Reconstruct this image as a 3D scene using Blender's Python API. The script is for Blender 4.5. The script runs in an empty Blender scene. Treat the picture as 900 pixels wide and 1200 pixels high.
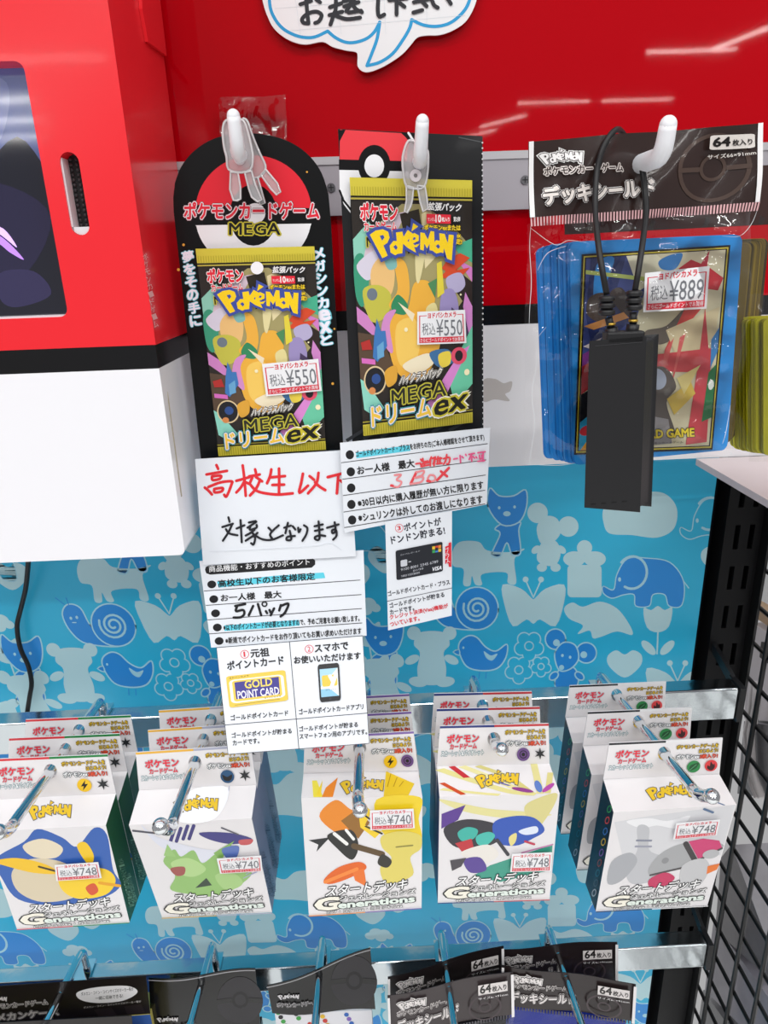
import bpy, bmesh, math, random
from mathutils import Vector, Matrix
from mathutils.geometry import tessellate_polygon
random.seed(4)
SC = bpy.context.scene
COL = SC.collection

# ---------------------------------------------------------------- camera
F = 820.0                                       # focal length for a 900 x 1200 frame
CAM = Vector((0, -0.47, 1.40))
ay = Vector((-28, 290, -F)).normalized()
az = -Vector((84, -2322, -F)); az = (az - az.dot(ay) * ay).normalized()
ax = ay.cross(az)
R3 = Matrix((ax, ay, az))                       # camera axes -> world
cam = bpy.data.objects.new('camera', bpy.data.cameras.new('camera'))
COL.objects.link(cam)
cam.matrix_world = Matrix.Translation(CAM) @ R3.to_4x4()
cam.data.sensor_fit = 'VERTICAL'; cam.data.sensor_height = 36; cam.data.lens = F / 1200 * 36
cam.data.clip_start = 0.01
SC.camera = cam

# ---------------------------------------------------------------- world, lamps, exposure
W = bpy.data.worlds.new('shop_light'); SC.world = W; W.use_nodes = True
nt = W.node_tree; nt.nodes.clear()
wo = nt.nodes.new('ShaderNodeOutputWorld'); wb = nt.nodes.new('ShaderNodeBackground')
tc = nt.nodes.new('ShaderNodeTexCoord'); sx = nt.nodes.new('ShaderNodeSeparateXYZ')
rp = nt.nodes.new('ShaderNodeValToRGB')
el = rp.color_ramp.elements
mr = nt.nodes.new('ShaderNodeMapRange'); mr.inputs[1].default_value = -1; mr.inputs[2].default_value = 1
nt.links.new(tc.outputs['Generated'], sx.inputs[0]); nt.links.new(sx.outputs['Z'], mr.inputs[0])
nt.links.new(mr.outputs[0], rp.inputs[0])
el[0].position = 0.0; el[0].color = (.5, .5, .5, 1)
el[1].position = 1.0; el[1].color = (1.25, 1.28, 1.32, 1)
for p_, c_ in ((.42, (.46, .45, .46, 1)), (.56, (.40, .39, .41, 1)), (.70, (.55, .55, .56, 1)), (.78, (1.15, 1.17, 1.2, 1))):
    e_ = el.new(p_); e_.color = c_
nt.links.new(rp.outputs[0], wb.inputs[0]); wb.inputs[1].default_value = 0.72
nt.links.new(wb.outputs[0], wo.inputs[0])

def lamp(name, loc, sxy, power, rot=(0, 0, 0)):
    l = bpy.data.lights.new(name, 'AREA'); l.shape = 'RECTANGLE'; l.size, l.size_y = sxy
    l.energy = power; l.color = (1, .985, .96)
    o = bpy.data.objects.new(name, l); COL.objects.link(o); o.location = loc; o.rotation_euler = rot
for x_, y_ in ((-.9, -1.1), (.6, -1.25), (-1.5, -2.3), (.3, -2.4), (1.7, -2.3), (-.7, -3.7), (1.1, -3.8), (-2.2, -5.2)):
    lamp('ceiling_tube', (x_, y_, 2.75), (1.15, .07), 9)
for x_, y_, r_ in ((2.86, -5.45, 1.2), (2.6, -5.75, 0), (1.95, -7.3, 0), (2.78, -7.32, 0), (1.62, -8.2, 1.0), (1.45, -9.0, 1.0), (-3.1, -7.1, 0), (-3.5, -7.95, 0), (-2.9, -6.3, 0)):
    lamp('ceiling_tube', (x_, y_, 2.75), (.7, .07), 6, (0, 0, r_))
SC.view_settings.view_transform = 'Standard'; SC.view_settings.look = 'None'
SC.view_settings.gamma = 1; SC.view_settings.use_curve_mapping = False
SC.view_settings.exposure = 0.24

# ---------------------------------------------------------------- materials
def lin(h):
    h = h.lstrip('#'); out = []
    for i in (0, 2, 4):
        c = int(h[i:i+2], 16) / 255
        out.append(c / 12.92 if c <= .04045 else ((c + .055) / 1.055) ** 2.4)
    return (*out, 1)
MATS = {}
def M(hexc, rough=.5, metal=0, coat=0, bump=0, bscale=300, spec=.4, emit=0, mottle=0):
    k = (hexc, rough, metal, coat, bump, bscale, spec, emit, mottle)
    if k in MATS: return MATS[k]
    m = bpy.data.materials.new('surface_' + hexc.strip('#')); m.use_nodes = True
    n = m.node_tree; b = n.nodes['Principled BSDF']
    b.inputs['Base Color'].default_value = lin(hexc); b.inputs['Roughness'].default_value = rough
    b.inputs['Metallic'].default_value = metal; b.inputs['Specular IOR Level'].default_value = spec
    if coat: b.inputs['Coat Weight'].default_value = coat; b.inputs['Coat Roughness'].default_value = .06
    if emit:
        b.inputs['Emission Color'].default_value = lin(hexc); b.inputs['Emission Strength'].default_value = emit
    if bump or mottle:
        t = n.nodes.new('ShaderNodeTexCoord'); z = n.nodes.new('ShaderNodeTexNoise')
        z.inputs['Scale'].default_value = bscale; n.links.new(t.outputs['Object'], z.inputs['Vector'])
        if bump:
            u = n.nodes.new('ShaderNodeBump'); u.inputs['Strength'].default_value = bump; u.inputs['Distance'].default_value = .001
            n.links.new(z.outputs['Fac'], u.inputs['Height']); n.links.new(u.outputs[0], b.inputs['Normal'])
            if coat: n.links.new(u.outputs[0], b.inputs['Coat Normal'])
        if mottle:
            mx = n.nodes.new('ShaderNodeMix'); mx.data_type = 'RGBA'
            mx.inputs[6].default_value = lin(hexc)
            mx.inputs[7].default_value = tuple(c * (1 - mottle) for c in lin(hexc)[:3]) + (1,)
            n.links.new(z.outputs['Fac'], mx.inputs[0]); n.links.new(mx.outputs[2], b.inputs['Base Color'])
    MATS[k] = m; return m
def film(name, tint=(1, 1, 1), base=.03, bump=.5, bscale=60, rough=.06, gain=.8):
    """thin clear plastic: mostly see-through, with a wrinkled gloss"""
    if name in MATS: return MATS[name]
    m = bpy.data.materials.new(name); m.use_nodes = True; n = m.node_tree; n.nodes.clear()
    o = n.nodes.new('ShaderNodeOutputMaterial'); mx = n.nodes.new('ShaderNodeMixShader')
    tr = n.nodes.new('ShaderNodeBsdfTransparent'); tr.inputs[0].default_value = (*tint, 1)
    gl = n.nodes.new('ShaderNodeBsdfGlossy'); gl.inputs['Roughness'].default_value = rough
    lw = n.nodes.new('ShaderNodeFresnel'); lw.inputs[0].default_value = 1.45
    ma = n.nodes.new('ShaderNodeMath'); ma.operation = 'MULTIPLY_ADD'; ma.inputs[1].default_value = gain; ma.inputs[2].default_value = base
    t = n.nodes.new('ShaderNodeTexCoord'); z = n.nodes.new('ShaderNodeTexNoise'); z.inputs['Scale'].default_value = bscale
    z.inputs['Distortion'].default_value = 1.5
    u = n.nodes.new('ShaderNodeBump'); u.inputs['Strength'].default_value = bump; u.inputs['Distance'].default_value = .004
    n.links.new(t.outputs['Object'], z.inputs['Vector']); n.links.new(z.outputs['Fac'], u.inputs['Height'])
    n.links.new(u.outputs[0], gl.inputs['Normal']); n.links.new(u.outputs[0], lw.inputs['Normal'])
    n.links.new(lw.outputs[0], ma.inputs[0]); n.links.new(ma.outputs[0], mx.inputs[0])
    n.links.new(tr.outputs[0], mx.inputs[1]); n.links.new(gl.outputs[0], mx.inputs[2]); n.links.new(mx.outputs[0], o.inputs[0])
    MATS[name] = m; return m
CHROME = M('#dfe3e6', .07, 1)
BARCHROME = M('#c9d0d4', .16, 1, 0, .25, 70)

# ---------------------------------------------------------------- pixel -> world
def ray(px, py): return R3 @ Vector((px - 450, -(py - 600), -F))
class Plane:
    def __init__(s, p, n):
        s.p = Vector(p); s.n = Vector(n).normalized()
        if s.n.dot(CAM - s.p) < 0: s.n = -s.n
    def hit(s, px, py):
        d = ray(px, py); return CAM + d * ((s.p - CAM).dot(s.n) / d.dot(s.n))
def PY(y): return Plane((0, y, 0), (0, -1, 0))
def PXs(x): return Plane((x, 0, 0), (1, 0, 0))
def P3(a, b, c): return Plane(a, (b - a).cross(c - a))
def P(px, py, y): return PY(y).hit(px, py)
def tilt(q, ytop, ybot):
    """plane through the top edge at depth ytop and the bottom edge at depth ybot of a quad of pixels"""
    return P3(P(*q[0], ytop), P(*q[1], ytop), P((q[2][0]+q[3][0])/2, (q[2][1]+q[3][1])/2, ybot))
def Z(x0, y0, s):
    """coordinates read in an enlarged crop -> photo pixels"""
    return lambda *a: [(x0 + a[i] / s, y0 + a[i+1] / s) for i in range(0, len(a), 2)]

# ---------------------------------------------------------------- object helpers
def tag(o, label=None, cat=None, group=None, kind=None):
    if label: o['label'] = label
    if cat: o['category'] = cat
    if group: o['group'] = group
    if kind: o['kind'] = kind
    return o
def put(o, parent, origin):
    o.location = Vector(origin)
    if parent is not None:
        o.parent = parent; q = parent; off = Vector()
        while q is not None: off += q.location; q = q.parent
        o.location = Vector(origin) - off
def empty(name, loc, label, cat, group=None):
    o = bpy.data.objects.new(name, None); COL.objects.link(o); o.location = loc; o.empty_display_size = .01
    return tag(o, label, cat, group)
def finish(name, bm, mats, parent=None, origin=None, smooth=False, recalc=False):
    if recalc: bmesh.ops.recalc_face_normals(bm, faces=bm.faces[:])
    if origin is None:
        xs = [v.co for v in bm.verts]
        origin = Vector(((min(v.x for v in xs)+max(v.x for v in xs))/2, (min(v.y for v in xs)+max(v.y for v in xs))/2, min(v.z for v in xs)))
    for v in bm.verts: v.co -= origin
    me = bpy.data.meshes.new(name); bm.to_mesh(me); bm.free()
    for m in mats: me.materials.append(m)
    if smooth:
        for p in me.polygons: p.use_smooth = True
    o = bpy.data.objects.new(name, me); COL.objects.link(o); put(o, parent, origin)
    return o
class MB:
    """collects solid pieces in world coordinates into one mesh"""
    def __init__(s): s.bm = bmesh.new(); s.mats = []
    def mi(s, m):
        if m not in s.mats: s.mats.append(m)
        return s.mats.index(m)
    def faces(s, vs, fs, m):
        k = s.mi(m); b = [s.bm.verts.new(v) for v in vs]; out = []
        for f in fs:
            try: g = s.bm.faces.new([b[i] for i in f]); g.material_index = k; out.append(g)
            except ValueError: pass
        return out
    def box(s, x0, x1, y0, y1, z0, z1, m, bev=0):
        vs = [(x, y, z) for x in (x0, x1) for y in (y0, y1) for z in (z0, z1)]
        fs = [(0, 1, 3, 2), (4, 6, 7, 5), (0, 4, 5, 1), (2, 3, 7, 6), (0, 2, 6, 4), (1, 5, 7, 3)]
        g = s.faces(vs, fs, m)
        if bev:
            es = list({e for f in g for e in f.edges})
            r = bmesh.ops.bevel(s.bm, geom=es, offset=bev, segments=3, affect='EDGES', profile=.5)
            for f in r['faces']: f.material_index = s.mi(m)
        return s
    def prism(s, front, off, m, mside=None, holes=(), bev=0):
        """polygon (world points) extruded by off"""
        off = Vector(off); loops = [list(front)] + [list(h) for h in holes]
        n = sum(len(l) for l in loops); flat = [Vector(p) for l in loops for p in l]
        tris = tessellate_polygon([[Vector(p) for p in l] for l in loops]) if (holes or len(front) > 4) else [tuple(range(len(front)))]
        a = s.faces(flat + [p + off for p in flat], [tuple(t) for t in tris] + [tuple(n + i for i in reversed(t)) for t in tris], m)
        vs = flat + [p + off for p in flat]; i0 = 0; fs = []
        for l in loops:
            k = len(l)
            fs += [(i0+i, i0+(i+1) % k, n+i0+(i+1) % k, n+i0+i) for i in range(k)]; i0 += k
        s.faces(vs, fs, mside or m)
        bmesh.ops.remove_doubles(s.bm, verts=s.bm.verts[:], dist=1e-7)
        return s
    def tube(s, pts, r, m, n=12, cap=True, taper=None):
        pts = [Vector(p) for p in pts]; k = s.mi(m); rings = []; up = None
        for i, p in enumerate(pts):
            t = (pts[min(i+1, len(pts)-1)] - pts[max(i-1, 0)]).normalized()
            if up is None: up = t.orthogonal().normalized()
            up = (up - up.dot(t) * t).normalized(); w = t.cross(up)
            rr = taper[i] if taper else r
            rings.append([s.bm.verts.new(p + (up*math.cos(a)+w*math.sin(a)) * rr) for a in [2*math.pi*j/n for j in range(n)]])
        for a, b in zip(rings, rings[1:]):
            for j in range(n):
                f = s.bm.faces.new((a[j], a[(j+1) % n], b[(j+1) % n], b[j])); f.material_index = k; f.smooth = True
        if cap:
            for rg in (rings[0], rings[-1]):
                f = s.bm.faces.new(rg); f.material_index = k
        return s
    def ball(s, c, r, m, sc=(1, 1, 1)):
        k = s.mi(m)
        g = bmesh.ops.create_uvsphere(s.bm, u_segments=16, v_segments=10, radius=r, matrix=Matrix.Translation(c) @ Matrix.Diagonal((*sc, 1)))
        for f in {f for v in g['verts'] for f in v.link_faces}: f.material_index = k; f.smooth = True
        return s
    def build(s, name, parent=None, origin=None, recalc=True):
        return finish(name, s.bm, s.mats, parent, origin, recalc=recalc)

TXT = {}
def glyphs(txt, off):
    k = (txt, off)
    if k not in TXT:
        c = bpy.data.curves.new('lettering', 'FONT'); c.body = txt; c.resolution_u = 2; c.offset = off
        o = bpy.data.objects.new('lettering', c); COL.objects.link(o)
        dg = bpy.context.evaluated_depsgraph_get(); me = o.evaluated_get(dg).to_mesh()
        TXT[k] = ([(v.co.x, v.co.y) for v in me.vertices], [tuple(p.vertices) for p in me.polygons])
        bpy.data.objects.remove(o); bpy.data.curves.remove(c)
    return TXT[k]
def ring_pts(cx, cy, rx, ry=None, rot=0, n=28, a0=0, a1=360):
    ry = rx if ry is None else ry; c, d = math.cos(math.radians(rot)), math.sin(math.radians(rot)); out = []
    full = a1 - a0 >= 360
    for i in range(n if full else n + 1):
        a = math.radians(a0 + (a1 - a0) * i / n); x, y = rx*math.cos(a), ry*math.sin(a)
        out.append((cx + x*c - y*d, cy + x*d + y*c))
    return out
def curve_pts(p, closed=True, k=5):
    n = len(p); out = []
    for i in range(n if closed else n - 1):
        g = (lambda j: p[j % n]) if closed else (lambda j: p[max(0, min(n-1, j))])
        a, b, c, d = g(i-1), g(i), g(i+1), g(i+2)
        for t in [q / k for q in range(k)]:
            out.append(tuple(.5*((2*b[z]) + (-a[z]+c[z])*t + (2*a[z]-5*b[z]+4*c[z]-d[z])*t*t + (-a[z]+3*b[z]-3*c[z]+d[z])*t**3) for z in (0, 1)))
    if not closed: out.append(tuple(p[-1]))
    return out
def rrect(x0, y0, x1, y1, r, n=5):
    out = []
    for cx, cy, a in ((x1-r, y1-r, 0), (x0+r, y1-r, 90), (x0+r, y0+r, 180), (x1-r, y0+r, 270)):
        out += [(cx + r*math.cos(math.radians(a + 90*i/n)), cy + r*math.sin(math.radians(a + 90*i/n))) for i in range(n+1)]
    return out
EPS = 1.3e-5
class Print:
    """ink and paper on one surface: shapes given in photo pixels (or in the unit frame of a quad), laid on a plane"""
    def __init__(s, plane, bend=None, cuts=None):
        s.eps = EPS if bend is None else 6e-5; s.pl = plane; s.bend = bend; s.cuts = cuts; s.h = 0; s.lock = False; s.q = None; s.items = []; s.raw = []
    def frame(s, q=None): s.q = q; return s
    def at(s, u, v):
        if s.q is None: return (u, v)
        a, b, c, d = s.q
        return tuple((1-v)*((1-u)*a[i]+u*b[i]) + v*((1-u)*d[i]+u*c[i]) for i in (0, 1))
    def up(s, n=1): s.h += s.eps * n; return s
    def add(s, vs, fs, m):
        s.items.append(([(*s.at(*v), s.h) for v in vs], fs, m))
        s.h += s.eps * (.3 if s.lock else 1)
        return s
    def poly(s, pts, m, holes=()):
        loops = [list(pts)] + [list(h) for h in holes]; flat = [p for l in loops for p in l]
        tris = tessellate_polygon([[Vector((*p, 0)) for p in l] for l in loops])
        return s.add(flat, [tuple(t) for t in tris], m)
    def blob(s, pts, m, k=5): return s.poly(curve_pts(pts, True, k), m)
    def rect(s, x0, y0, x1, y1, m): return s.add([(x0, y0), (x1, y0), (x1, y1), (x0, y1)], [(0, 1, 2, 3)], m)
    def ell(s, cx, cy, rx, ry, m, rot=0, n=28): return s.add(ring_pts(cx, cy, rx, ry, rot, n), [tuple(range(n))], m)
    def ring(s, cx, cy, rx, ry, w, m, rot=0, n=32):
        o, i = ring_pts(cx, cy, rx, ry, rot, n), ring_pts(cx, cy, rx-w, ry-w*ry/rx, rot, n)
        return s.add(o + i, [(j, (j+1) % n, n+(j+1) % n, n+j) for j in range(n)], m)
    def line(s, pts, w, m, smooth=False, closed=False, cap=True, taper=None):
        if smooth: pts = curve_pts(pts, closed, 5)
        if closed: pts = list(pts) + [pts[0], pts[1]]
        lock, s.lock = s.lock, True; vs = []; fs = []; L = len(pts)
        for i, p in enumerate(pts):
            a, b = pts[max(i-1, 0)], pts[min(i+1, L-1)]
            if closed and i == 0: a = pts[-3]
            dx, dy = b[0]-a[0], b[1]-a[1]; l = math.hypot(dx, dy) or 1
            ww = (taper(i/(L-1)) if taper else 1) * w / 2
            vs += [(p[0]-dy/l*ww, p[1]+dx/l*ww), (p[0]+dy/l*ww, p[1]-dx/l*ww)]
        s.add(vs, [(2*i, 2*i+1, 2*i+3, 2*i+2) for i in range(L-1)], m)
        if cap and not closed:
            for p, t in ((pts[0], 0), (pts[-1], 1)):
                r = (taper(t) if taper else 1) * w / 2 * .999
                s.ell(p[0], p[1], r, r, m, n=10)
        s.lock = lock
        if not lock: s.h += s.eps
        return s
    def strokes(s, z, strokes, w, m):
        """handwriting: brush strokes read in a crop"""
        lock, s.lock = s.lock, True
        for k, st in enumerate(strokes):
            s.line(z(*[c for p in st for c in p]), w, m, smooth=len(st) > 2)
        s.lock = lock; s.h += 2 * s.eps
        return s
    def text(s, txt, bl, br, h, m, out=None, ow=.06, bold=0.0, out2=None, ow2=.1, shear=0, lean=0):
        """text whose ink box runs from bl to br along its foot and is h tall"""
        base = glyphs(txt, 0)[0]
        x0, x1 = min(v[0] for v in base), max(v[0] for v in base); y0, y1 = min(v[1] for v in base), max(v[1] for v in base)
        ex = (br[0]-bl[0], br[1]-bl[1]); l = math.hypot(*ex)
        if s.q is None: nv = (ex[1]/l*h, -ex[0]/l*h)
        else: nv = (0, -h)
        nv = (nv[0] + lean, nv[1])
        vs, fs = glyphs(txt, 0); gl = [((x-x0)/(x1-x0), (y-y0)/(y1-y0)) for x, y in vs]; kx, ky = 1/(x1-x0), 1/(y1-y0)
        def put_(off, mat):
            # heavier strokes: the same glyphs printed again, nudged round a small circle
            k = 1 if off <= .004 else (4 if off < .035 else 8)
            for i in range(k):
                da, db = (0, 0) if k == 1 else (off*kx*math.cos(6.2832*(i+.5)/k), off*ky*math.sin(6.2832*(i+.5)/k)); o = []
                for a, b in gl:
                    b += db; a += da + shear * b
                    o.append((bl[0] + ex[0]*a + nv[0]*b, bl[1] + ex[1]*a + nv[1]*b))
                h = s.h; s.add(o, fs, mat); s.h = h + s.eps*.3
            s.h += s.eps
        lock, s.lock = s.lock, False
        if out2: put_(bold + ow2, out2)
        if out: put_(bold + ow, out)
        put_(bold, m); s.lock = lock
        return s
    def vtext(s, txt, top, bot, w, m, out=None, ow=.06, bold=0.0):
        n = len(txt); ux, uy = (bot[0]-top[0])/n, (bot[1]-top[1])/n
        for i, ch in enumerate(txt):
            cx, cy = top[0]+ux*(i+.5), top[1]+uy*(i+.5); hh = abs(uy)*.82
            s.text(ch, (cx-w/2, cy+hh/2+1), (cx+w/2, cy+hh/2-1), hh, m, out, ow, bold)
        return s
    def plate(s, pts, t, m, mback=None):
        """the sheet itself: front face, back face and edge, t thick"""
        h = s.h; n = len(pts)
        lock, s.lock = s.lock, True; s.poly(pts, m); s.lock = lock; s.h = h + s.eps * 2
        loop = [s.at(*p) for p in pts]; tris = tessellate_polygon([[Vector((*p, 0)) for p in loop]])
        vs = [(*p, h) for p in loop] + [(*p, -t) for p in loop]
        s.items.append((vs, [tuple(n+i for i in reversed(q)) for q in tris] + [(i, (i+1) % n, n+(i+1) % n, n+i) for i in range(n)], mback or m))
        return s
    def world(s, v):
        p = s.pl.hit(v[0], v[1]); h = v[2] + (s.bend(v[0], v[1]) if s.bend else 0)
        return p + s.pl.n * h
    def build(s, name, parent=None, origin=None, smooth=False):
        bm = bmesh.new(); mats = []
        for vs, fs, m in s.items:
            if m not in mats: mats.append(m)
            k = mats.index(m); b = [bm.verts.new(v) for v in vs]
            for f in fs:
                try: bm.faces.new([b[i] for i in f]).material_index = k
                except ValueError: pass
        if s.cuts:
            for axis, vals in (((1, 0, 0), s.cuts[0]), ((0, 1, 0), s.cuts[1])):
                for c in vals:
                    bmesh.ops.bisect_plane(bm, geom=bm.verts[:]+bm.edges[:]+bm.faces[:], plane_co=Vector(axis)*c, plane_no=axis, dist=1e-6)
        for v in bm.verts: v.co = s.world(v.co)
        bm.normal_update()
        for f in bm.faces:                          # clear films face the shopper
            if 'film' in mats[f.material_index].name and f.normal.dot(s.pl.n) < 0: f.normal_flip()
        for vs, fs, m in s.raw:
            if m not in mats: mats.append(m)
            k = mats.index(m); b = [bm.verts.new(v) for v in vs]
            for f in fs: bm.faces.new([b[i] for i in f]).material_index = k
        return finish(name, bm, mats, parent, origin, smooth)
def frange(a, b, n): return [a + (b-a)*i/n for i in range(n+1)]

# colours of ink and card
WHITE = M('#f3f4f6', .45); CARD = M('#e9e6e7', .32, mottle=.05, bscale=40); INK = M('#15151a', .5); RED = M('#dd1f33', .4)
BLACK = M('#0d0d0f', .3); YEL = M('#f5d021', .35); PALE = M('#fbfbfb', .4)

# ---------------------------------------------------------------- lettering and marks used again and again
LOGO = [  # each letter: outline polygon, hole polygon or None, in a 850 x 330 box
 ([(0,75),(60,35),(130,22),(180,45),(190,100),(165,150),(125,175),(160,270),(105,295)], [(95,85),(130,75),(140,100),(115,130)]),
 ([(185,175),(225,130),(270,130),(300,175),(285,235),(235,265),(190,240)], [(220,185),(245,165),(262,190),(245,215)]),
 ([(255,50),(318,40),(325,90),(370,25),(420,60),(362,125),(430,195),(440,235),(365,195),(318,155),(305,245),(262,250)], None),
 ([(372,150),(385,85),(430,50),(475,75),(470,125),(415,150),(430,165),(480,150),(450,185),(400,185)], [(412,115),(425,90),(445,95),(435,115)]),
 ([(405,38),(425,-40),(472,-10)], None),
 ([(490,45),(530,50),(560,110),(590,30),(625,35),(622,215),(575,210),(575,150),(550,195),(525,150),(515,215),(482,205)], None),
 ([(600,160),(640,115),(690,120),(712,165),(690,225),(640,240),(605,215)], [(635,170),(660,150),(678,175),(660,195)]),
 ([(672,50),(725,55),(752,140),(765,60),(812,65),(790,300),(745,285),(715,190),(708,235),(680,225)], None)]
def logo(pr, q, fill=None, edge=None, grow=1.0, edge2=None):
    """the bouncing word mark laid into a pixel quad"""
    fill = fill or M('#f7d31c', .35); edge = edge or M('#3d4ba0', .35)
    keep = pr.q; pr.frame(q); t = lambda p: (p[0]/815, (p[1]+40)/340)
    def grown(p, g):
        n = len(p); out = []; A = sum(p[i][0]*p[(i+1) % n][1]-p[(i+1) % n][0]*p[i][1] for i in range(n)); sg = 1 if A > 0 else -1
        for i in range(n):
            a, b, c = p[i-1], p[i], p[(i+1) % n]
            e1 = (b[0]-a[0], b[1]-a[1]); e2 = (c[0]-b[0], c[1]-b[1]); l1 = math.hypot(*e1) or 1; l2 = math.hypot(*e2) or 1
            nx, ny = e1[1]/l1+e2[1]/l2, -e1[0]/l1-e2[0]/l2; d = max((nx*nx+ny*ny)/2, .55)
            out.append((b[0]+sg*nx/d*g, b[1]+sg*ny/d*g))
        return out
    for g, mm in ((34 if edge2 else 0, edge2), (24*grow, edge)):
        if not mm: continue
        lock, pr.lock = pr.lock, True
        for i, (p, h) in enumerate(LOGO): pr.poly([t(v) for v in grown(p, g)], mm)
        pr.lock = lock; pr.up()
    lock, pr.lock = pr.lock, True
    for p, h in LOGO: pr.poly([t(v) for v in p], fill, [[t(v) for v in h]] if h else ())
    pr.lock = lock; pr.up()
    for p, h in LOGO:
        if h: pr.lock = True; pr.poly([t(v) for v in h], edge); pr.lock = lock
    pr.up(); pr.q = keep
def emblem(pr, cx, cy, r, red, black, white, ry=None, band=.16, hub=.36, rot=0):
    """round two-tone ball emblem"""
    ry = ry or r; k = ry / r
    pr.poly(ring_pts(cx, cy, r, ry, rot, 30, 180, 360), red); pr.poly(ring_pts(cx, cy, r, ry, rot, 30, 0, 180), white)
    c, s_ = math.cos(math.radians(rot)), math.sin(math.radians(rot))
    q = [(-1, -band), (1, -band), (1, band), (-1, band)]
    pr.poly([(cx + r*(x*c - y*k*s_), cy + r*(x*s_ + y*k*c)) for x, y in q], black)
    pr.ell(cx, cy, r*hub, ry*hub, black)
def sticker(parent, plane, q, price, lift=.0012, name='price_sticker', cut=False):
    """small white price label: red frame, red shop line, grey dotted digits"""
    pl = Plane(plane.p + plane.n * lift, plane.n); pr = Print(pl)
    wh = M('#eeeef0', .4); rd = M('#d8293c', .4); gr = M('#707278', .5)
    pr.plate(q, .0002, wh); pr.frame(q)
    for a in ((.04, .13, .06, .8), (.94, .13, .96, .8)): pr.lock = True; pr.rect(*a, rd)
    pr.rect(.04, .12, .2, .14, rd); pr.rect(.83, .12, .96, .14, rd); pr.lock = False; pr.up()
    pr.text('ヨドバシカメラ', (.22, .21), (.81, .2), .16, rd, bold=.035)
    pr.text('税込', (.1, .72), (.37, .72), .37, gr)
    pr.text('¥' + price, (.39, .76), (.93, .76), .5, gr)
    pr.rect(.04, .79, .96, .95, rd); pr.text('さらにゴールドポイントでお買得', (.06, .93), (.94, .93), .12, wh, bold=.01)
    o = pr.build(name, parent); o['label'] = 'white price sticker with red frame reading ¥' + price
    return o

# ================================================================ large structure
DARK = M('#0d0d14', .6, spec=.2)
o = MB().box(-1.6, .2845, .014, .04, 0, 2.1, DARK).build('wall_back'); tag(o, kind='structure')
o = MB().box(-1.6, 1.6, -2.6, .04, -.05, 0, M('#f0efec', .35)).build('floor'); tag(o, kind='structure')

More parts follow.
